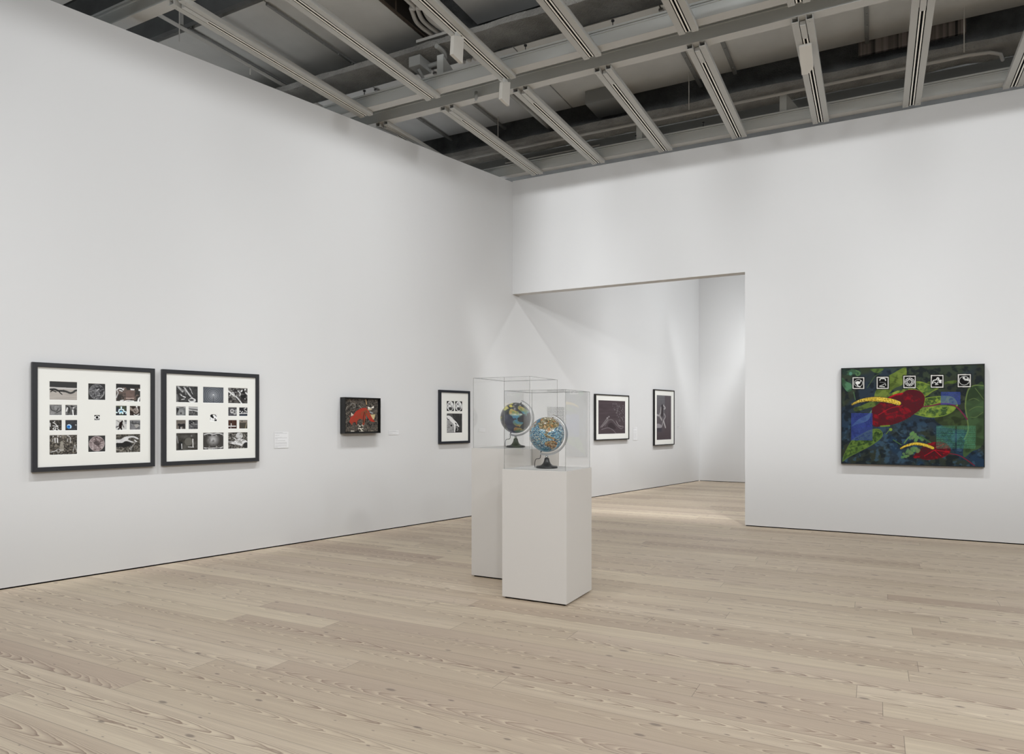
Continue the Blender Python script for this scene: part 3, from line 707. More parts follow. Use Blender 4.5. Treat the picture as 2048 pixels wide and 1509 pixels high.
A1 = [(.112,.333,.341,.158),(.433,.326,.585,.167),(.678,.333,.908,.158),(.112,.117,.214,.017),(.240,.117,.342,.017),(.485,.024,.537,-.031),(.677,.116,.780,.017),(.805,.116,.908,.017),(.112,-.025,.214,-.124),(.240,-.025,.342,-.125),(.676,-.025,.781,-.125),(.805,-.025,.908,-.125),(.112,-.165,.341,-.350),(.433,-.175,.585,-.334),(.678,-.166,.908,-.350)]
A2 = [(.132,.335,.364,.160),(.419,.335,.652,.160),(.703,.335,.936,.160),(.132,.118,.235,.019),(.263,.118,.365,.019),(.497,.037,.575,-.040),(.704,.118,.807,.018),(.833,.118,.935,.018),(.132,-.025,.235,-.124),(.263,-.025,.365,-.125),(.704,-.025,.807,-.124),(.833,-.025,.935,-.125),(.132,-.163,.364,-.348),(.419,-.163,.652,-.348),(.703,-.163,.936,-.348)]
N1 = [('photograph', f) for f in (p1, p2a, p3, lambda: p4(6, [[(.1, .2), (.2, .5), (.55, .6), (.7, .35)], [(.55, .75), (.85, .55), (.98, .35)]]), lambda: p4(9, [[(.2, .2), (.35, .35), (.3, .7)], [(.5, .15), (.75, .3), (.8, .6), (.75, .95)]], G(120), .12, G(52), [[(.12, .6), (.2, .3)], [(.6, .5), (.66, .95)], [(.65, .3), (.72, .28)]]), p6, p7, p8, p9, p10, p11, p12, p13, p2b, p15)]
D1 = ['two dark limbs on sand under a black sky', 'dark grey disc with pale scratches', 'dark machinery with white patches', 'grey shape with dark bands', 'pale and black garment folds', 'small square close-up of an eye', 'pale blue seated figure on dark', 'pale round watch on dark', 'white speckles on black', 'glowing blue globe on grey', 'black walking figure on pale ground', 'grey object on a tray', 'crowded workshop with bright windows', 'pinkish grey mottled disc', 'pale hand reaching over dark grass']
N2 = [('photograph', f) for f in (q1, q2, q3, q7, q8, q6, q9, q10, q11, q12, q13, q14, q15, q16, q17)]
D2 = ['washing hands over a bowl', 'concentric rings spreading from the centre', 'tangled bright metal parts', 'pale animal snout', 'rocks below a pale sky', 'small high contrast face', 'two pale roses', 'figures at a long white table', 'dark standing animal', 'dim dark leaves', 'candle on a white table', 'dim brown room', 'dim room with a candle', 'white cloud between rings of clouds', 'pale sphere over a white car bonnet']
def art_grid(name, label, uc, w, h, holes, fs, ds, shift):
    t = thing(name, label, 'picture', on_left(uc, 1.528), ROTL)
    frame_bars(w, h, .042, .042).build('picture_frame', M_frame, t, bevel=.0015)
    H = [(a-shift, b, c-shift, e) for a, b, c, e in holes]
    window_mat(w-.08, h-.08, H, -.030, t)
    for q, (nm, f), dsc in zip(H, fs, ds):
        o = picture(nm, f(), q[0]-.001, q[1]+.001, q[2]+.001, q[3]-.001, -.0275, t, P_print); o['label'] = dsc
    return t
art_grid('framed_photographs', 'leftmost charcoal frame, fifteen small photographs with a crawling limb scene top left', 4.130, 1.070, 1.0, A1, N1, D1, .510)
art_grid('framed_photographs', 'second charcoal frame from the left, fifteen photographs with concentric rings top centre', 5.280, 1.084, 1.0, A2, N2, D2, .530)

# --- deep black box frame with the red creature painting
def red_beast():
    xf = homog([(210, 195), (655, 207), (650, 635), (207, 640)])
    c = Can(130, 106, (74, 70, 66), 61, xf)
    c.mixn(18, 16, (44, 42, 40), .45, .6); c.mixn(44, 36, (128, 120, 108), .60, .72, 2, .8); c.mixn(30, 26, (92, 84, 76), .55, .7)
    c.line([(490, 205), (500, 270)], .03, (170, 140, 104)); 
    for q in [[(280, 290), (300, 260), (340, 270), (345, 310), (310, 320)], [(215, 350), (240, 300)], [(400, 290), (430, 320)]]: c.line(q, .015, (140, 136, 130))
    c.poly([(515, 300), (560, 320), (595, 290), (600, 320), (560, 325), (520, 330)], (226, 222, 212), sm=False); c.poly([(520, 330), (575, 335), (550, 350), (520, 350)], (190, 170, 140)); c.line([(545, 375), (580, 390)], .03, (150, 152, 156))
    c.poly([(545, 410), (618, 405), (600, 475), (560, 470)], (190, 172, 130), sm=False); c.poly([(288, 380), (325, 415), (290, 430)], (204, 196, 180), sm=False)
    c.poly([(380, 545), (440, 535), (462, 580), (455, 632), (395, 632)], (206, 200, 184)); c.mixn(34, 30, (34, 32, 30), .5, .6, 2, .9, c.last); c.line([(285, 630), (325, 630)], .02, (210, 204, 190)); c.line([(555, 628), (585, 626)], .012, (180, 170, 150))
    body = [(270, 510), (285, 460), (320, 430), (350, 380), (400, 345), (450, 325), (500, 340), (530, 380), (560, 440), (590, 490), (620, 500), (580, 508), (540, 490), (510, 440), (495, 420), (480, 470), (465, 540), (440, 540), (445, 480), (400, 470), (370, 500), (365, 550), (345, 510), (310, 520), (300, 550), (285, 530)]
    c.poly(body, (150, 62, 48)); m = c.last.copy(); c.mixn(9, 9, (124, 76, 54), .45, .6, 2, .9, m); c.line([(470, 380), (455, 450), (455, 520)], .02, (60, 40, 36)); c.line([(495, 360), (480, 430)], .01, (70, 44, 38)); c.line(body[:10], .02, (176, 52, 42)); c.line([(500, 400), (540, 470), (600, 500)], .03, (170, 56, 44))
    for i in range(13):
        t = i/12.; x = 285+t*215; y = 455-t*125+(abs(t-.5)*10); c.line([(x, y), (x-16+t*14, y-24-6*t)], .011, (186, 58, 46))
    return c
def art_box():
    t = thing('shadow_box_painting', 'small deep black box frame holding a painting of a red spiny beast', 'picture', on_left(7.262, 1.562), ROTL)
    w, h, dp = .582, .466, .1
    frame_bars(w, h, .014, dp).build('box_frame', M_frameb, t, bevel=.001)
    MB().box((-w/2+.014, -.074, -h/2+.014), (w/2-.014, -.070, h/2-.014)).build('backing', M_frameb, t)
    picture('painted_panel', red_beast(), -.268, .212, .258, -.210, -.080, t, P_matte, thick=.004)
art_box()
# --- tall frame: two small oval prints above one large
def oval():
    c = Can(44, 58, G(26), 71); c.ell(.5, .5, .42, .45, G(225)); m = c.last.copy(); c.mixn(4, 4, G(40), .5, .58, 2, 1., m*(c.Y > .3)); c.poly([(.28, .7), (.5, .6), (.8, .62), (.7, .85), (.4, .9)], G(44), .9); c.ell(.34, .3, .08, .08, G(50)); c.mixn(6, 6, G(150), .55, .65, 2, .8, m); c.ring(.5, .5, .41, .44, .06, G(235)); return c
def dog():
    c = Can(92, 118, G(150), 72); c.grain(14, 18, .14); c.poly([(.36, 0), (1, 0), (1, 1), (.55, 1), (.62, .6), (.4, .2)], G(58)); c.mixn(6, 6, G(92), .55, .7, 2, .7, c.last)
    c.poly([(0, 0), (.3, 0), (.36, .12), (.2, .2), (0, .12)], G(90)); c.poly([(.1, .12), (.26, .16), (.42, .3), (.62, .44), (.78, .62), (.76, .7), (.56, .6), (.54, .95), (.48, .92), (.46, .58), (.26, .42), (.14, .3), (.02, .34), (.02, .16)], G(228)); c.line([(.3, .14), (.55, .34), (.82, .66)], .03, G(18)); c.line([(.02, .22), (.08, .32), (.14, .3)], .04, G(24)); c.line([(.56, .5), (.62, .56)], .06, G(20)); c.line([(.6, .95), (.62, .7)], .03, G(20))
    c.line([(.66, .7), (.72, .82), (.66, .88)], .03, G(190)); c.ell(.3, .62, .05, .05, G(30)); c.line([(0, .98), (.6, .98)], .02, G(70)); return c
def art_tall():
    uc = 9.037; t = thing('framed_print', 'narrow blue-black frame with two oval prints above a running dog print', 'picture', on_left(uc, 1.549), ROTL)
    w, h = .654, .800
    frame_bars(w, h, .036, .04).build('picture_frame', M_frameblue, t, bevel=.0015)
    H = [(8.867-uc, .240, 9.022-uc, .087), (9.045-uc, .240, 9.200-uc, .087), (8.867-uc, .054, 9.199-uc, -.240)]
    window_mat(w-.07, h-.07, H, -.028, t)
    for q, f, dsc in zip(H, (oval, oval, dog), ('left oval print', 'right oval print', 'running dog print')):
        picture('print', f(), q[0]-.001, q[1]+.001, q[2]+.001, q[3]-.001, -.0255, t, P_print)['label'] = dsc
art_tall()
def dark1():
    xf = homog([(318, 350), (778, 362), (775, 915), (315, 935)])
    c = Can(104, 70, (74, 64, 68), 81, xf); c.grain(4, 30, .03)
    for i in range(120):
        x = 540+c.r.rand()*235; y = 400+c.r.rand()*320
        if (x-540)+(y-400)*-.4 < 0: continue
        c.ell(*xf((x, y)), .004+.009*c.r.rand(), .006+.012*c.r.rand(), G(110+int(70*c.r.rand())), .7)
    c.line([(360, 810), (420, 730), (470, 660), (500, 630)], .025, (128, 122, 124), .9); c.line([(380, 810), (440, 740), (490, 670)], .008, (190, 186, 186)); c.ell(*xf((470, 655)), .012, .018, G(210)); c.ell(*xf((505, 632)), .01, .014, G(190))
    c.line([(430, 790), (500, 690), (560, 690), (620, 760), (700, 830), (745, 800)], .02, (112, 106, 108), .9); c.line([(370, 850), (480, 820), (560, 850), (620, 915)], .012, (132, 126, 130), .9); c.line([(620, 700), (670, 780), (740, 790)], .012, (160, 154, 156)); c.poly([(480, 790), (540, 730), (620, 820), (560, 840)], (58, 50, 53)); return c
def dark2():
    xf = homog([(1315, 262), (1562, 272), (1560, 1020), (1310, 1028)])
    c = Can(66, 96, (76, 66, 70), 82, xf); c.grad((108, 108, 112), (70, 60, 64)); c.put((c.X > .55)*1., (76, 66, 70), .6)
    for k in range(9): c.line([(1330, 300+k*26), (1480, 302+k*26)], .008, (66, 60, 64), .7)
    c.line([(1390, 480), (1380, 560), (1365, 610), (1400, 680)], .07, (156, 152, 152), .9); c.line([(1430, 440), (1460, 480), (1440, 500)], .05, (160, 158, 158)); c.line([(1440, 580), (1460, 630), (1430, 690), (1400, 790)], .05, (150, 146, 148), .9); c.line([(1430, 700), (1462, 810)], .06, (170, 166, 166)); c.line([(1410, 450), (1405, 600)], .12, (52, 46, 50)); c.poly([(1318, 750), (1380, 760), (1400, 810), (1318, 820)], (140, 136, 140)); c.line([(1320, 600), (1350, 610)], .06, (160, 158, 160)); c.poly([(1320, 820), (1400, 815), (1395, 880), (1320, 885)], (64, 60, 68), sm=False); c.line([(1490, 460), (1500, 760)], .02, (104, 96, 100), .6); return c
def art_far(uc, zc, w, h, box, can, label, dsc):
    t = thing('framed_print', label, 'picture', on_left(uc, zc), ROTL)
    frame_bars(w, h, .02, .045).build('picture_frame', M_frameb, t, bevel=.001)
    q = (box[0]-uc, box[1]-zc, box[2]-uc, box[3]-zc)
    window_mat(w-.036, h-.036, [q], -.033, t)
    picture('print', can, q[0]-.001, q[1]+.001, q[2]+.001, q[3]-.001, -.0305, t, P_print)['label'] = dsc
art_far(13.546, 1.559, 1.278, .910, (13.018, 1.894, 14.040, 1.226), dark1(), 'wide black frame beyond the opening with a dark purplish print of a knee', 'dark purplish print')
art_far(15.760, 1.561, .958, 1.25, (15.400, 2.060, 16.094, 1.060), dark2(), 'tall narrow black frame, furthest along the left wall', 'dark tall print with pale figure')

# --- the large flower painting on the right wall
def flower():
    xf = homog([(130, 158), (1792, 100), (1803, 1305), (130, 1270)])
    c = Can(400, 318, (46, 58, 70), 91, xf)
    c.mixn(5, 4, (52, 58, 48), .42, .6); c.mixn(7, 6, (38, 60, 84), .5, .66, 3, .9, np.clip((c.Y-.45)*4, 0, 1)); c.mixn(3, 3, (58, 68, 48), .5, .62, 2, .8, (c.Y < .5)*1.); c.mixn(30, 24, (62, 90, 112), .54, .66, 3, .7, np.clip((c.Y-.45)*4, 0, 1)); c.mixn(26, 22, (28, 34, 40), .54, .66, 3, .75); c.mixn(12, 9, (70, 84, 66), .6, .7, 3, .5, (c.Y < .5)*1.)
    def leaf(pts, col, dk, hl=None, fx=12, rot=.5, outl=None):
        c.poly(pts, col); m = c.last.copy()
        if dk: c.mixn(fx*2.6, fx*2.6, dk, .46, .58, 3, .85, m, rot); c.mixn(fx*4, fx*3, tuple(int(v*.72) for v in dk), .56, .66, 2, .6, m, rot)
        if hl: c.mixn(fx*3, fx*3, hl, .58, .68, 2, .7, m, rot); c.veins(fx*.9, fx*.9, hl, 5, .05, .5, m, rot)
        if outl: c.line(pts+[pts[0]], .006, outl, .9)
        return m
    leaf([(135, 265), (190, 310), (240, 335), (255, 400), (205, 432), (160, 385), (135, 340)], (84, 128, 96), (64, 96, 70), None, 6)
    leaf([(140, 165), (230, 165), (350, 175), (330, 250), (230, 240), (150, 230)], (66, 96, 72), (44, 56, 52), None, 10); c.ell(*xf((235, 215)), .012, .018, (90, 140, 120)); 
    c.line([(300, 180), (335, 195), (340, 225), (310, 235), (298, 215)], .009, (92, 128, 84)); c.line([(270, 430), (290, 520)], .006, (80, 110, 76))
    leaf([(470, 160), (620, 155), (590, 190), (545, 210), (500, 195)], (88, 112, 60), (68, 90, 54), None, 6); c.line([(600, 200), (520, 245), (480, 300), (430, 380)], .006, (74, 96, 58), .8)
    leaf([(880, 142), (888, 230), (860, 300), (830, 350), (760, 380), (700, 430), (665, 490), (600, 500), (515, 490), (540, 400), (590, 390), (640, 300), (680, 240), (740, 205), (810, 165)], (102, 122, 54), (84, 100, 48), (122, 140, 64), 6)
    leaf([(270, 620), (360, 590), (480, 540), (640, 520), (560, 600), (470, 610), (380, 640), (290, 660)], (92, 112, 54), (58, 70, 46), None, 8)
    leaf([(660, 480), (740, 430), (850, 395), (990, 390), (1110, 470), (1060, 500), (850, 470)], (110, 128, 54), (70, 92, 48), (150, 170, 66), 12)
    leaf([(990, 308), (1060, 310), (1160, 345), (1260, 378), (1190, 420), (1108, 472), (1040, 400), (985, 350)], (108, 132, 58), (70, 96, 54), (140, 164, 66), 10, .5, (130, 150, 60))
    leaf([(1320, 310), (1370, 300), (1450, 290), (1480, 300), (1450, 325), (1360, 330), (1310, 345), (1140, 330), (1170, 300)], (104, 126, 56), (84, 104, 50), None, 6)
    leaf([(1110, 500), (1250, 480), (1390, 478), (1460, 520), (1482, 590), (1400, 570), (1280, 560), (1105, 592)], (112, 136, 58), (62, 84, 50), (150, 172, 64), 12, .4, (130, 154, 60))
    leaf([(1220, 735), (1400, 660), (1500, 640), (1590, 760), (1620, 860), (1500, 860), (1330, 830)], (62, 76, 46), (52, 62, 42), None, 6)
    leaf([(978, 684), (1050, 615), (1230, 592), (1390, 590), (1462, 612), (1400, 672), (1290, 712), (1150, 722)], (106, 132, 60), (58, 82, 50), (146, 168, 66), 12, -.2, (120, 146, 56))
    leaf([(1792, 350), (1700, 345), (1625, 378), (1590, 470), (1578, 600), (1600, 740), (1615, 870), (1580, 990), (1555, 1110), (1568, 1192), (1650, 1130), (1798, 990)], (66, 90, 58), (58, 76, 50), None, 4)
    c.line([(1792, 352), (1700, 345), (1625, 378), (1590, 470), (1578, 600), (1600, 740), (1612, 870), (1570, 980)], .008, (104, 124, 72))
    for q in [[(1690, 380), (1730, 430), (1790, 510)], [(1620, 520), (1680, 500), (1740, 530)], [(1625, 640), (1700, 600), (1780, 600)], [(1640, 720), (1700, 720), (1785, 660)]]: c.line(q, .005, (98, 118, 70), .8)
    leaf([(142, 1248), (165, 1160), (245, 1010), (330, 950), (460, 880), (560, 866), (606, 910), (590, 970), (480, 1055), (330, 1135), (215, 1195)], (84, 112, 52), (52, 74, 42), (112, 140, 60), 14, .5, (96, 122, 56))
    leaf([(243, 838), (330, 750), (430, 700), (486, 640), (450, 750), (380, 790), (300, 812)], (96, 132, 118), (80, 112, 104), None, 5)
    # red spathes
    c.line([(1072, 600), (1180, 588), (1290, 563), (1400, 568), (1480, 606), (1550, 680), (1600, 745)], .010, (112, 44, 66)); c.line([(1400, 1150), (1500, 1168), (1580, 1210), (1690, 1290)], .007, (120, 40, 56))
    R = [(845, 440), (900, 405), (970, 400), (1050, 420), (1096, 470), (1102, 530), (1080, 600), (1030, 650), (960, 700), (860, 762), (740, 808), (620, 828), (500, 824), (484, 640), (530, 590), (600, 540), (700, 480), (790, 448)]
    c.poly(R, (88, 28, 35)); m = c.last.copy(); c.mixn(26, 16, (152, 24, 36), .56, .68, 3, .75, m, -.5); c.veins(14, 22, (70, 34, 40), 4, .12, .5, m, .5); c.poly([(840, 440), (900, 405), (970, 400), (1040, 420), (1030, 470), (900, 480), (860, 560), (830, 500)], (78, 26, 34), .55)
    c.line([(680, 500), (760, 462), (840, 445)], .012, (190, 24, 40), .8); c.line([(560, 700), (700, 620), (840, 590)], .006, (190, 30, 44), .7)
    R2 = [(968, 1198), (1010, 1140), (1110, 1052), (1200, 1018), (1330, 1020), (1402, 1075), (1398, 1140), (1310, 1200), (1150, 1226), (1050, 1212)]
    c.poly(R2, (90, 26, 34)); m = c.last.copy(); c.mixn(24, 24, (158, 24, 36), .53, .65, 3, .8, m); c.veins(18, 18, (62, 38, 40), 4, .12, .6, m)
    for q in [[(1220, 1110), (1100, 1180)], [(1220, 1110), (1300, 1180)], [(1220, 1110), (1390, 1130)], [(1230, 1080), (1330, 1040)]]: c.line(q, .005, (200, 26, 40), .8)
    # green berries
    for i in range(46):
        t = c.r.rand(); x, y = (780+t*200+c.r.rand()*60, 1200-t*120+c.r.rand()*60-20) if i < 26 else (930+c.r.rand()*150, 900+c.r.rand()*110)
        q = xf((x, y)); c.ell(q[0], q[1], .008+.006*c.r.rand(), .011+.007*c.r.rand(), (84+int(30*c.r.rand()), 122+int(26*c.r.rand()), 84), .85)
    c.line([(865, 1030), (920, 960), (1000, 915)], .009, (100, 134, 84)); c.line([(735, 990), (830, 1050)], .007, (74, 106, 64)); c.line([(1060, 950), (1170, 1020)], .012, (66, 96, 62)); c.ell(*xf((705, 870)), .012, .016, (128, 152, 60)); c.line([(690, 875), (650, 925)], .004, (110, 140, 60)); c.line([(590, 832), (690, 825)], .012, (110, 136, 54))
    # text panels
    def block(x0, y0, x1, y1, tint, al, lc, n, gap=None):
        c.poly([(x0, y0), (x1, y0), (x1, y1), (x0, y1)], tint, al, False)
        for k in range(n):
            y = y0+(k+.5)*(y1-y0)/n
            for (a, b) in ([(x0, x1)] if not gap else [(x0, gap[0]), (gap[1], x1)]):
                x = a
                while x < b-4:
                    ww = min(10+c.r.rand()*46, b-x); c.line([(x+2, y), (x+ww-2, y)], .0026, lc, .8, False); x += ww+3
    block(242, 678, 493, 1000, (48, 66, 140), .45, (66, 76, 186), 30); block(1290, 424, 1521, 574, (52, 76, 150), .42, (72, 84, 196), 13); block(1240, 820, 1702, 1090, (60, 120, 96), .14, (96, 176, 138), 22, (1462, 1480))
    # yellow spadices
    def spadix(pts, r0, r1, n):
        q = spline(pts, 12); L = len(q)
        for pas in range(3):
            for i in range(L):
                t = i/(L-1); r = (r0+(r1-r0)*min(1, t*1.8))*(1 if t < .93 else .92)
                col, k, dy = [((16, 22, 50), 1.22, 1), ((202, 166, 44), 1., 0), ((240, 204, 70), .66, -r*.22)][pas]
                p = xf((q[i][0], q[i][1]+dy)); c.ell(p[0], p[1], r*k/1665., r*k/1665.*c.asp, col)
        for j in range(n):
            i = int(c.r.rand()*(L-1)); t = i/(L-1); r = r0+(r1-r0)*min(1, t*1.8); p = xf((q[i][0]+c.r.randn()*4, q[i][1]+(c.r.rand()*1.7-.75)*r)); c.ell(p[0], p[1], .0022, .0028, (120, 98, 34) if j % 3 else (250, 226, 120), .75)
    spadix([(252, 576), (330, 540), (430, 518), (560, 514), (700, 532), (798, 560)], 10, 31, 700)
    spadix([(826, 1092), (900, 1056), (1000, 1036), (1110, 1052), (1200, 1086)], 10, 19, 160)
    # five small emblems
    for n, (x, y) in enumerate([(326, 326), (610, 322), (924, 310), (1246, 302), (1563, 293)]):
        h = 70+n*2
        def sq(k, col): c.poly([(x-h*k, y-h*k), (x+h*k, y-h*k*1.02), (x+h*k, y+h*k), (x-h*k, y+h*k)], col, 1., False)
        sq(1.08, (14, 14, 14)); sq(.97, (226, 224, 218)); sq(.82, (16, 16, 16))
        q = xf((x, y)); rx = h*.72/1665.; ry = rx*c.asp
        if n != 1 and n != 3: c.ring(q[0], q[1], rx, ry, .055, (232, 232, 228))
        W = (236, 236, 232)
        if n == 0: c.ell(q[0]-.005, q[1]-.0035, rx*.6, ry*.45, W); c.line([(x-20, y), (x-8, y+30), (x+20, y+44)], .0085, W); c.line([(x+30, y-30), (x+10, y+5)], .0062, W)
        if n == 1: c.line([(x-34, y-30), (x-24, y-48), (x, y-50), (x+26, y-48), (x+34, y-28)], .0078, W); c.line([(x-34, y-8), (x+34, y-2)], .0035, (150, 150, 148)); c.line([(x-38, y+38), (x, y+24), (x+30, y+10), (x+36, y+34)], .0035, W); c.line([(x-36, y+40), (x+20, y+46)], .0062, W)
        if n == 2:
            for k in range(12):
                a = 2*PI*k/12; c.line([(x+math.cos(a)*24, y+math.sin(a)*24), (x+math.cos(a)*46, y+math.sin(a)*44)], .006, W, 1, False)
            c.ell(q[0], q[1], .003, .004, W)
        if n == 3: c.line([(x-52, y+24), (x-44, y-8), (x-10, y-20), (x+4, y-42), (x+20, y-34), (x+10, y-12)], .0078, W); c.poly([(x+20, y-20), (x+54, y-18), (x+52, y+22), (x+22, y+18)], W, 1, False); c.line([(x-30, y+10), (x-8, y+24), (x+14, y+6)], .006, W); c.line([(x-20, y+38), (x+10, y+34)], .0062, W)
        if n == 4: c.ell(q[0], q[1], rx*.9, ry*.9, (214, 214, 210)); c.mixn(60, 48, (24, 24, 24), .5, .56, 1, 1., c.last*1.)
    return c
def big_painting():
    w, h = 1.585, 1.268
    t = thing('flower_painting', 'large painting of red anthurium flowers with yellow spadices on the right wall', 'painting', (.388, YR-.0015, 1.557))
    frame_bars(w, h, .009, .06).build('picture_frame', M_frameb, t, bevel=.001)
    fl = flower(); fl.a = fl.a*.90
    picture('painted_canvas', fl, -w/2+.009, h/2-.009, w/2-.009, -h/2+.009, -.057, t, P_matte, thick=.03)
big_painting()

# ------------------------------------------------------------------ labels and wall text
def card(u, z, w, h, rows, label, sd, tone=132):
    c = Can(int(w*420), int(h*420), (224, 224, 225), sd); n = len(rows)
    for k, r in enumerate(rows):
        if r <= 0: continue
        y = (k+.9)/(n+1.); x = .06
        while x < .06+.86*r:
            ww = .03+c.r.rand()*.12; c.line([(x, y), (min(x+ww, .06+.88*r), y)], .010/w*.22, G(tone), .9, False); x += ww+.02
    t = thing('wall_label', label, 'label', on_left(u, z), ROTL)
    picture('label_card', c, -w/2, h/2, w/2, -h/2, -.003, t, P_card, thick=.003)
card(6.131, 1.266, .186, .192, [.6, .95, 0, .35, 0, .55, .95, .2, 0, .8, 0, .95, .95, .95, .9, .95, .2], 'white wall label right of the two large charcoal frames', 101)
card(7.862, 1.330, .18, .06, [.75, 1., .4, .8], 'small white wall label right of the box framed beast', 102)
card(9.674, 1.342, .153, .05, [.7, 1., .5], 'small white wall label behind the tall acrylic case', 103)
card(14.498, 1.212, .162, .282, [.7, .9, .3, 0, .95, .95, .95, .95, .95, .9, .95, .95, .95, .95, .9, .95, .6], 'tall pale label right of the wide frame beyond the opening', 104)
card(16.544, 1.344, .181, .042, [.8, 1., .4], 'tiny label right of the furthest frame', 105)
def wall_text():
    r = random.Random(4); t = thing('wall_text', 'block of grey lettering on the left wall seen through the acrylic cases', 'wall text', on_left(11.662, 1.47), ROTL)
    mb = MB()
    for k in range(20):
        z = .26-k*.0238; x = -.262
        while x < .26:
            w = min(.02+r.random()*.07, .262-x); mb.box((x, -.0006, z-.0042), (x+w-.005, 0, z+.0042)); x += w+.006
    mb.build('lettering', mat('lettering_grey', (112, 112, 112), .8, .1), t)
wall_text()

# ------------------------------------------------------------------ ceiling grid: paired channel beams
ZG = 5.55
def channel(x0, x1, y, label, grp='paired white channel beams'):
    """member whose near face stands at y, underside from y to y+.13"""
    t = thing('ceiling_beam', label, 'beam', ((x0+x1)/2, y, ZG), 0, grp)
    a, b = x0-(x0+x1)/2, x1-(x0+x1)/2
    MB().box((a, 0, 0), (b, .13, .006)).build('bottom_flange', M_beam, t)
    MB().box((a, .004, .0065), (b, .012, .15)).box((a, -.006, .128), (b, .004, .142)).build('web', M_beamf, t)
    MB().box((a, -.012, .1505), (b, .11, .172)).build('top_flange', M_beamf, t)
    return t
channel(-12.5, 6.8, 3.79, 'channel beam nearest the camera at top left')
channel(-12.5, 6.8, 4.345, 'channel beam at top left where the front light tracks start')
channel(-12.5, 6.8, 7.045, 'nearer member of the middle beam pair across the room')
channel(-12.5, 6.8, 7.462, 'further member of the middle beam pair across the room')
channel(-12.5, 6.8, 10.075, 'channel beam just above the top of the right wall')

def light_track(x, y0, y1, label, feed):
    """two rails with a busbar between them, hung along Y"""
    L = y1-y0; t = thing('light_track', label, 'light track', (x, y0, 5.50), 0, 'white light tracks below the ceiling')
    for s in (-1, 1):
        a, b = sorted((s*.035, s*.1))
        mb = MB().box((a, 0, .0), (b, L, .005))
        c, d = sorted((s*.094, s*.1)); mb.box((c, 0, .0051), (d, L, .045)); 
        c, d = sorted((s*.035, s*.039)); mb.box((c, 0, .0051), (d, L, .07))
        c, d = sorted((s*.06, s*.1)); mb.box((c, 0, .0455), (d, L, .049))
        mb.build('side_rail', M_rail, t)
    f0 = .36 if feed else .12
    MB().box((-.0345, f0, .004), (.0345, L-.03, .04)).build('busbar', M_black, t)
    for s in (-1, 1):
        a, b = sorted((s*.0105, s*.0245)); MB().box((a, f0, -.002), (b, L-.035, .0035)).build('busbar_lip', M_lip, t)
    MB().box((-.0265, .08, -.003), (.0265, f0-.001, .042)).build('feed_box', M_beam, t)
    for s in (-1, 1):
        for yy in (.05, L-.05): MB().lathe([(0, -.006), (.006, -.006), (.006, 0), (0, 0)], 10, (s*.066, yy, 0)).build('screw', M_pipe, t)
    return t
names = ['first', 'second', 'third', 'fourth', 'fifth', 'sixth', 'seventh', 'eighth']
for i in range(6):
    light_track(-5.93+1.056*i, 4.36, 7.165, 'front row light track, %s from the left wall' % names[i], True)
for i in range(8):
    light_track(-5.93+1.056*i, 7.475, 10.16, 'back row light track, %s from the left wall' % names[i], True)

# wall-washer lamps hanging from the tracks
def washer(loc, kind, label):
    t = thing('ceiling_spotlight', label, 'track light', loc, 0, 'rectangular wall washers on the tracks')
    if kind == 0:      # plate edge-on to the track, seen from the side
        MB().prism([(-.02, -.095, -.075), (-.02, .085, -.0), (-.02, .1, .005), (-.02, .075, -.285), (-.02, -.115, -.275), ], (.04, 0, 0)).build('lamp_housing', M_lamp, t, bevel=.003)
        MB().box((-.012, -.03, -.045), (.012, .05, .0)).tube([(0, .01, -.05), (0, .01, .0)], .01).build('adapter', M_rail, t)
        MB().box((-.0225, -.09, -.26), (-.0203, .06, -.09)).build('lens', M_bevel, t)
    return t
washer((-3.82, 6.05, 5.50), 0, 'flat white wall washer lamp halfway along a front track')
washer((-3.82, 7.085, 5.475), 0, 'flat white wall washer lamp at the middle beam')
t = thing('ceiling_spotlight', 'flat white wall washer lamp under a back row track near the right', 'track light', (-.66, 7.95, 5.50), 0, 'rectangular wall washers on the tracks')
MB().prism([(-.062, -.02, -.03), (.062, -.02, -.03), (.062, .24, -.16), (.0, .30, -.19), (-.062, .29, -.19)], (0, .02, .035)).build('lamp_housing', M_lamp, t, bevel=.003)
MB().box((-.02, .0, -.04), (.02, .08, .0)).build('adapter', M_rail, t)

# ------------------------------------------------------------------ above the grid
def slab(x0, y0, x1, y1, z, label, m=None, th=.05):
    t = thing('ceiling_panel', label, 'ceiling panel', ((x0+x1)/2, (y0+y1)/2, z), 0, 'smooth grey ceiling panels')
    w, d = (x1-x0)/2-.004, (y1-y0)/2
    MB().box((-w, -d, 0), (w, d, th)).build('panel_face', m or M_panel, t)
    return t
Z1 = 6.5
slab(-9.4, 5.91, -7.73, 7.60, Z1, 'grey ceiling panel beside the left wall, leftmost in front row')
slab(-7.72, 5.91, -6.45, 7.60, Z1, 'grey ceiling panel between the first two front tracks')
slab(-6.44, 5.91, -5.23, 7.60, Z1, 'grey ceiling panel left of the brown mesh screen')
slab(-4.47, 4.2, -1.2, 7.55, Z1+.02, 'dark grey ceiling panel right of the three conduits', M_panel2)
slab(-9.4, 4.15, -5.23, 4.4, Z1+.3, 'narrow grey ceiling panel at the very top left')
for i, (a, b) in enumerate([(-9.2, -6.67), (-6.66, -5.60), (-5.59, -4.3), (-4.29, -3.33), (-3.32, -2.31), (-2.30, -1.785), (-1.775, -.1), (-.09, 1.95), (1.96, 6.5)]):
    slab(a, 8.2, b, 10.23, Z1, 'grey ceiling panel in the back row, %s from the left' % (names+['ninth'])[i], M_panel2 if i < 3 else M_panel)
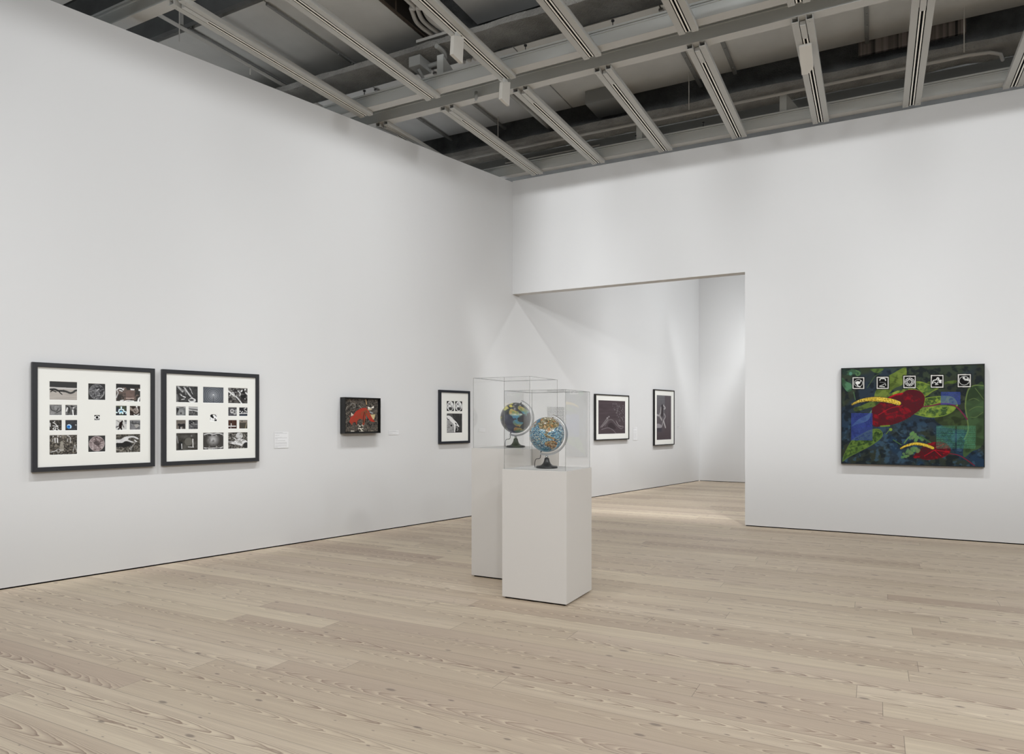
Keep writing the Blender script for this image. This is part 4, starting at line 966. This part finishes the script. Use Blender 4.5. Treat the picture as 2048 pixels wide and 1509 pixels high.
# seam strips with screws
def strip(x, y0, y1, z, label, w=.035):
    t = thing('seam_channel', label, 'metal strip', (x, y0, z), 0, 'strut channels along the panel seams')
    L = y1-y0
    MB().box((-w/2, 0, -.03), (w/2, L, -.001)).build('strut', M_duct, t)
    for k in range(int(L/.28)): MB().lathe([(0, -.044), (.009, -.044), (.009, -.03), (0, -.03)], 8, (w*.1, .12+k*.28, 0)).build('bolt', M_pipe2, t)
strip(-7.726, 5.85, 7.68, Z1, 'strut between the first and second front ceiling panels')
strip(-6.445, 5.95, 7.70, Z1, 'bolted strut between the second and third front ceiling panels')
for i, (x, ye) in enumerate([(-6.665, 10.38), (-5.6, 10.40), (-2.305, 10.44), (-1.783, 10.28), (-.1, 10.43), (1.955, 10.3)]):
    strip(x, 8.25, ye, Z1, 'strut under the back row ceiling panels, %s from the left' % names[i], .05)

def beam(name, y0, y1, zb, zt, yw, label, m1, m2):
    """sprayed I-beam: lower flange y0..y1 at zb, web at yw up to zt"""
    t = thing(name, label, 'steel beam', (-3, (y0+y1)/2, zb)); c = (y0+y1)/2
    def strip3(a, b, z0, z1, nm, m):
        mb = MB(); n = 90; r = random.Random(int(z0*100)+int(a*10)); bm = mb.bm; rings = []
        for i in range(n+1):
            x = -9.5+19*i/n; j = lambda: (r.random()-.5)*.022
            rings.append([bm.verts.new((x, a+j(), z0+j())), bm.verts.new((x, b+j(), z0+j())), bm.verts.new((x, b+j(), z1+j())), bm.verts.new((x, a+j(), z1+j()))])
        for i in range(n):
            for k in range(4): bm.faces.new([rings[i][k], rings[i][(k+1) % 4], rings[i+1][(k+1) % 4], rings[i+1][k]])
        bm.faces.new(rings[0]); bm.faces.new(rings[-1][::-1]); mb.build(nm, m, t)
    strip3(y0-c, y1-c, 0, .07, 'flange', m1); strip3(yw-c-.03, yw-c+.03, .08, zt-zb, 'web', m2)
    return t
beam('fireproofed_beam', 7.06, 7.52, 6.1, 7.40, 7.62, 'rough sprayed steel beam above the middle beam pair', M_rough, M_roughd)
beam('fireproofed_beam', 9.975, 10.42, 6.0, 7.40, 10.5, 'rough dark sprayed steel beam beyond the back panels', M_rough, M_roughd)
def boxthing(name, label, cat, a, b, m, part='body', bev=0.):
    t = thing(name, label, cat, ((a[0]+b[0])/2, (a[1]+b[1])/2, a[2])); w, d = (b[0]-a[0])/2, (b[1]-a[1])/2
    MB().box((-w, -d, 0), (w, d, b[2]-a[2])).build(part, m, t, bevel=bev); return t
boxthing('ceiling_duct', 'long smooth grey duct running behind the middle beam pair', 'duct', (-12, 7.54, 5.9), (6.5, 7.75, 6.02), M_duct)
boxthing('ceiling_duct', 'long smooth grey duct above the right wall', 'duct', (-12, 10.44, 5.84), (6.5, 10.9, 6.0), M_duct)
boxthing('ceiling_duct', 'short grey duct box hanging below the back ceiling panels', 'duct', (-3.90, 9.8, 6.3), (-3.36, 10.35, 6.495), M_duct)
boxthing('ceiling_shade_strip', 'thin strip added as dark shade in the gap of the middle beam pair', 'shade strip', (-12, 7.26, 5.70), (6.5, 7.40, 5.72), M_duct)  # strip added to draw the shaded line between the paired beams
def stripes_mat():
    m = mat('striped_slats', (112, 104, 100), .7, .2); nt = m.node_tree; b = nt.nodes['Principled BSDF']
    g = nt.nodes.new('ShaderNodeNewGeometry'); s = nt.nodes.new('ShaderNodeSeparateXYZ'); nt.links.new(g.outputs['Position'], s.inputs[0])
    n = nt.nodes.new('ShaderNodeTexNoise'); n.noise_dimensions = '1D'; n.inputs['Scale'].default_value = 14; n.inputs['Detail'].default_value = 5; nt.links.new(s.outputs[0], n.inputs['W'])
    r = nt.nodes.new('ShaderNodeValToRGB'); r.color_ramp.elements[0].position = .32; r.color_ramp.elements[0].color = (*lin((58, 56, 54)), 1); r.color_ramp.elements[1].position = .6; r.color_ramp.elements[1].color = (*lin((150, 140, 134)), 1)
    nt.links.new(n.outputs['Fac'], r.inputs[0]); nt.links.new(r.outputs[0], b.inputs['Base Color']); return m
boxthing('slatted_screen', 'striped pale screen between two back tracks at upper right', 'screen', (-.20, 10.26, 6.34), (1.0, 10.30, 6.62), stripes_mat(), 'slats')
# brown mesh screen with rim
t = thing('hanging_mesh_screen', 'brown wire mesh screen hanging beside the three conduits', 'screen', (-5.215, 5.4, 6.5))
MB().box((0, 0, .02), (.008, 2.12, .55)).build('wire_mesh', M_meshd, t)
mb = MB().box((-.008, 0, -.002), (.02, 2.15, .0195))
for k in range(4): mb.box((-.006, .02+k*.7, .0196), (.016, .045+k*.7, .55))
mb.build('screen_rim', M_mesh, t)
# hanging void behind the panels
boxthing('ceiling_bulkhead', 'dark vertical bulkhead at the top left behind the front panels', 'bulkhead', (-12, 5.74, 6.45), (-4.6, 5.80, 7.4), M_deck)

def pipe(name, label, pts, r, m=None, cat='pipe', group=None, sm=False, extra=None):
    o = Vector(pts[0]); t = thing(name, label, cat, tuple(o), 0, group)
    q = [tuple(Vector(p)-o) for p in pts]
    if sm: q = [tuple(v) for v in spline(q, 8)]
    MB().tube(q, r, 12).build('tube', m or M_pipe, t)
    return t
pipe('ceiling_conduit', 'left one of three bent conduits beside the mesh screen', [(-4.73, 4.6, 6.3), (-4.73, 6.42, 6.3), (-4.79, 6.58, 6.3), (-4.885, 6.81, 6.3), (-4.90, 6.98, 6.3), (-4.88, 7.2, 6.3), (-4.88, 7.9, 6.3)], .026, group='bent conduits beside the mesh screen', sm=True)
pipe('ceiling_conduit', 'middle one of three bent conduits beside the mesh screen', [(-4.66, 4.6, 6.3), (-4.66, 6.45, 6.3), (-4.72, 6.6, 6.3), (-4.80, 6.81, 6.3), (-4.81, 6.98, 6.3), (-4.79, 7.2, 6.3), (-4.79, 7.9, 6.3)], .026, group='bent conduits beside the mesh screen', sm=True)
pipe('ceiling_conduit', 'right one of three bent conduits beside the mesh screen', [(-4.59, 4.6, 6.3), (-4.59, 6.45, 6.3), (-4.65, 6.62, 6.3), (-4.715, 6.82, 6.3), (-4.72, 6.98, 6.3), (-4.70, 7.2, 6.3), (-4.70, 7.9, 6.3)], .026, group='bent conduits beside the mesh screen', sm=True)
boxthing('strut_bar', 'short strut carrying the three bent conduits', 'metal strip', (-5.1, 7.11, 6.235), (-4.5, 7.15, 6.27), M_pipe)
pipe('ceiling_conduit', 'hooked conduit turning back into the junction box', [(-4.72, 7.0, 6.05), (-4.72, 7.14, 6.05), (-4.76, 7.25, 6.04), (-4.87, 7.31, 6.03), (-5.05, 7.32, 6.03)], .028, M_pipe2, sm=True)
boxthing('ceiling_junction_box', 'square grey junction box on the rough middle beam', 'junction box', (-5.22, 7.12, 5.96), (-5.05, 7.38, 6.09), M_pipe2, bev=.004)
pipe('ceiling_conduit', 'thin conduit dropping from the junction box to the beam', [(-5.13, 7.2, 5.955), (-5.1, 7.28, 5.85), (-4.98, 7.35, 5.75)], .02, M_pipe2)
pipe('sprinkler_pipe', 'grey sprinkler pipe along the left wall with a tee', [(-7.35, 4.6, 6.2), (-7.345, 8.1, 6.2)], .022, M_pipe)
pipe('sprinkler_riser', 'vertical riser dropping into the sprinkler pipe tee', [(-7.342, 5.47, 7.4), (-7.342, 5.47, 6.225)], .024, M_pipe2)
pipe('ceiling_sprinkler', 'small sprinkler head hanging under the sprinkler pipe', [(-7.345, 6.5, 6.175), (-7.345, 6.5, 6.08)], .011, M_pipe)
pipe('ceiling_conduit', 'left one of two straight conduits above a back track', [(-4.65, 8.3, 6.2), (-4.64, 10.9, 6.2)], .03, M_pipe2, group='straight conduits above a back track')
pipe('ceiling_conduit', 'right one of two straight conduits above a back track', [(-4.55, 8.3, 6.2), (-4.54, 10.9, 6.2)], .03, M_pipe2, group='straight conduits above a back track')
boxthing('strut_bar', 'short strut under the two straight conduits', 'metal strip', (-4.85, 10.17, 6.115), (-4.42, 10.21, 6.16), M_pipe)
pipe('ceiling_conduit', 'long thin conduit along the dark sprayed beam, bending at its right end', [(-9, 10.03, 5.945), (1.0, 10.03, 5.945), (1.22, 10.06, 5.94), (1.34, 10.15, 5.93), (1.38, 10.3, 5.92)], .02, M_pipe, sm=False)
pipe('ceiling_conduit', 'thin conduit along the grey duct left of the back tracks', [(-5.6, 10.4, 5.9), (-3.9, 10.42, 5.9)], .012, M_pipe)
for i, (x, y, z0, z1, d) in enumerate([(-5.5, 9.96, 5.96, 7.4, 'thin hanger rod over the left end of the back beam'), (-2.37, 9.96, 5.96, 7.4, 'thin hanger rod between back tracks at the centre'), (.95, 9.96, 5.96, 7.4, 'thin hanger rod beside the striped screen'),
        (-7.15, 5.3, 5.9, 7.4, 'thin hanger rod at the top left void'), (-4.32, 5.8, 6.0, 7.4, 'thin hanger rod right of the third front track'), (-6.1, 5.3, 6.1, 7.4, 'thin hanger rod above the front tracks')]):
    pipe('hanger_rod', d, [(x, y, z0), (x, y, z1)], .006, M_pipe, 'rod', 'thin hanger rods')
# sprinkler heads and clamps on the middle beam
def head(x, y, z, label):
    t = thing('ceiling_sprinkler', label, 'sprinkler', (x, y, z), 0, 'small sprinkler heads')
    MB().lathe([(0, .10), (.02, .1), (.022, .02), (.012, .0), (.008, -.02), (0, -.02)], 16).build('body', M_pipe2, t)
    MB().lathe([(0, -.0205), (.024, -.0205), (.024, -.026), (0, -.026)], 16).build('deflector', M_pipe, t)
head(-4.41, 7.42, 5.50, 'small sprinkler head hanging below the middle beam pair')
# beam support brackets (box + gusset) above the paired beams
def bracket(x, y, label):
    t = thing('beam_bracket', label, 'bracket', (x, y, 5.74), 0, 'hanger brackets above the beams')
    MB().box((-.045, -.02, -.015), (.045, 0, .24)).build('back_plate', M_beamf, t)
    MB().prism([(.046, -.02, -.01), (.20, -.02, -.01), (.046, -.02, .22)], (0, .01, 0)).build('gusset', M_pipe2, t)
bracket(-4.72, 7.10, 'hanger bracket with gusset above the middle beam, centre left')
bracket(-3.15, 10.12, 'hanger bracket above the far beam near the corner')
bracket(-1.12, 10.12, 'hanger bracket above the far beam at the centre')
bracket(1.60, 10.12, 'hanger bracket above the far beam at the right')
# small black clamps with a bent rod
def clamp(x, y, label):
    t = thing('beam_clamp', label, 'clamp', (x, y, 5.73), 0, 'small dark clamps on the beams')
    MB().lathe([(0, .075), (.018, .075), (.018, .06), (0, .06)], 12).tube([(0, 0, -.005), (0, 0, .06)], .005, 8).build('clamp_screw', M_frame, t)
    MB().tube([(-.14, 0, -.003), (-.006, 0, -.003)], .004, 8).build('arm', M_pipe2, t)
for i, (x, y) in enumerate([(-5.25, 7.08), (-3.55, 7.08), (-2.5, 7.08), (-3.2, 10.115), (-2.2, 10.115), (-5.9, 7.08)]):
    clamp(x, y, ['beam clamp right of the second front track', 'beam clamp right of the third front track end', 'beam clamp right of the fourth front track end', 'beam clamp left of the fifth back track', 'beam clamp right of the fifth back track', 'beam clamp near the left wall'][i])

# ------------------------------------------------------------------ light: the gallery's track spots
def spot(loc, target, W, size=.06, ang=110, blend=.8, col=(1., .985, .96)):
    l = bpy.data.lights.new('track_spot', 'SPOT'); l.energy = W; l.spot_size = math.radians(ang); l.spot_blend = blend; l.shadow_soft_size = size; l.color = col
    o = bpy.data.objects.new('track_spot', l); o.location = loc
    o.rotation_euler = (Vector(target)-Vector(loc)).to_track_quat('-Z', 'Y').to_euler(); link(o); return o
def washer_light(loc, toward, P, size=.05, top=.2, lat=(.25, .85), col=(.965, .985, 1.)):
    """wall-washer optics: local +Y points at the wall, candela shaped so the wall is lit evenly from top to bottom"""
    l = bpy.data.lights.new('wall_washer', 'POINT'); l.energy = P; l.shadow_soft_size = size; l.color = col; l.use_nodes = True
    nt = l.node_tree; N = nt.nodes; L = nt.links; em = N['Emission']
    tc = N.new('ShaderNodeTexCoord'); sp = N.new('ShaderNodeSeparateXYZ'); L.new(tc.outputs['Normal'], sp.inputs[0])
    def M(op, a, b=None):
        n = N.new('ShaderNodeMath'); n.operation = op
        for k, v in enumerate((a, b)):
            if v is None: continue
            if isinstance(v, (int, float)): n.inputs[k].default_value = v
            else: L.new(v, n.inputs[k])
        return n.outputs[0]
    y, z = sp.outputs[1], sp.outputs[2]
    h = M('SQRT', M('ADD', M('MULTIPLY', y, y), M('MULTIPLY', z, z)))
    w = M('DIVIDE', y, M('MAXIMUM', h, .001)); dn = M('DIVIDE', M('MULTIPLY', z, -1.), M('MAXIMUM', h, .001))
    g = M('POWER', M('MAXIMUM', w, .42), -2.35)
    mr = N.new('ShaderNodeMapRange'); mr.interpolation_type = 'SMOOTHSTEP'; L.new(dn, mr.inputs[0]); mr.inputs[1].default_value = .0; mr.inputs[2].default_value = top
    m2 = N.new('ShaderNodeMapRange'); m2.interpolation_type = 'SMOOTHSTEP'; L.new(w, m2.inputs[0]); m2.inputs[1].default_value = .28; m2.inputs[2].default_value = .50
    m2.inputs[3].default_value = .06; m2.inputs[4].default_value = 1.
    m3 = N.new('ShaderNodeMapRange'); m3.interpolation_type = 'SMOOTHSTEP'; L.new(M('ABSOLUTE', sp.outputs[0]), m3.inputs[0]); m3.inputs[1].default_value, m3.inputs[2].default_value = lat
    m3.inputs[3].default_value = 1.; m3.inputs[4].default_value = 0.
    L.new(M('MULTIPLY', M('MULTIPLY', M('MULTIPLY', g, mr.outputs[0]), m2.outputs[0]), m3.outputs[0]), em.inputs['Strength'])
    o = bpy.data.objects.new('wall_washer', l); o.location = loc; o.rotation_euler = (0, 0, math.atan2(toward[1], toward[0])-PI/2); return link(o)
E0 = 57
for y, k in ((-2.8, 1), (-.6, 1), (1.6, 1), (3.8, 1), (6.03, .8), (7.13, .8)):
    washer_light((max(lx(y)+2.2, -3.9 if y > 5 else -99) if y < 5 else -3.885, y, 5.34), (-NN.x, -NN.y), E0*k*.93, lat=(.25, .85) if y < 7 else (.4, .97))
for x in (-4.3, -2.77, -.66, 1.45, 3.56, 5.6):
    washer_light((x, 8.22, 5.28), (0, 1), E0*(1.25 if x < -4 else 1.05), lat=(.12, .58) if x < -4 else ((.15, .7) if x < -2 else (.2, .8)), top=.05)
for y in (11.7, 13.7, 15.7):
    washer_light((lx(y)+2.2, y, 5.38), (-NN.x, -NN.y), E0*1.1)
for x in (-2.2, .4): washer_light((x, 15.0, 5.38), (0, 1), E0*1.1)
for x, y, tx, ty, w in [(-4.6, -1.2, -2.4, 5.4, 235), (-2.4, -2.6, -2.4, 5.4, 255), (0., -1.2, -2.2, 5.6, 235), (2.2, -2.6, -1.0, 6., 330), (4.6, -1.2, 0., 6., 400), (4.8, 3.0, -2.2, 5.6, 480), (2.4, 2.2, .6, 6.5, 230), (-1.4, 12.2, -2.4, 15.5, 220), (1.6, 13., -3., 15., 220)]:
    spot((x, y, 5.36), (tx, ty, .9), w, .16, 125, 1., (.965, .985, 1.))

spot((-2.77, 4.5, 5.38), (-2.75, 5.65, 1.1), 105, .06, 32, .9, (.965, .985, 1.))
wd = bpy.data.worlds.new('world'); S.world = wd; wd.use_nodes = True
wd.node_tree.nodes['Background'].inputs['Color'].default_value = (.97, .985, 1., 1); wd.node_tree.nodes['Background'].inputs['Strength'].default_value = 2.0  # ambient light added to brighten the ceiling, no real source behind it

# ------------------------------------------------------------------ camera: level, shifted lens
cd = bpy.data.cameras.new('camera'); cd.sensor_width = 36; cd.lens = 1382/2048*36; cd.shift_y = (841-754.5)/2048; cd.clip_start = .05; cd.clip_end = 100
cam = bpy.data.objects.new('camera', cd); cam.location = (0, 0, 1.5); cam.rotation_euler = (math.radians(90), 0, math.atan(727/1382)); link(cam)
S.camera = cam
S.view_settings.view_transform = 'Standard'; S.view_settings.look = 'None'; S.view_settings.gamma = 1; S.view_settings.exposure = 0
S.view_settings.use_curve_mapping = False
S.cycles.use_denoising = True
S.cycles.use_adaptive_sampling = True; S.cycles.adaptive_threshold = .02; S.cycles.max_bounces = 9; S.cycles.diffuse_bounces = 4; S.cycles.transparent_max_bounces = 24; S.cycles.glossy_bounces = 4
S.cycles.caustics_reflective = False; S.cycles.sample_clamp_indirect = 4
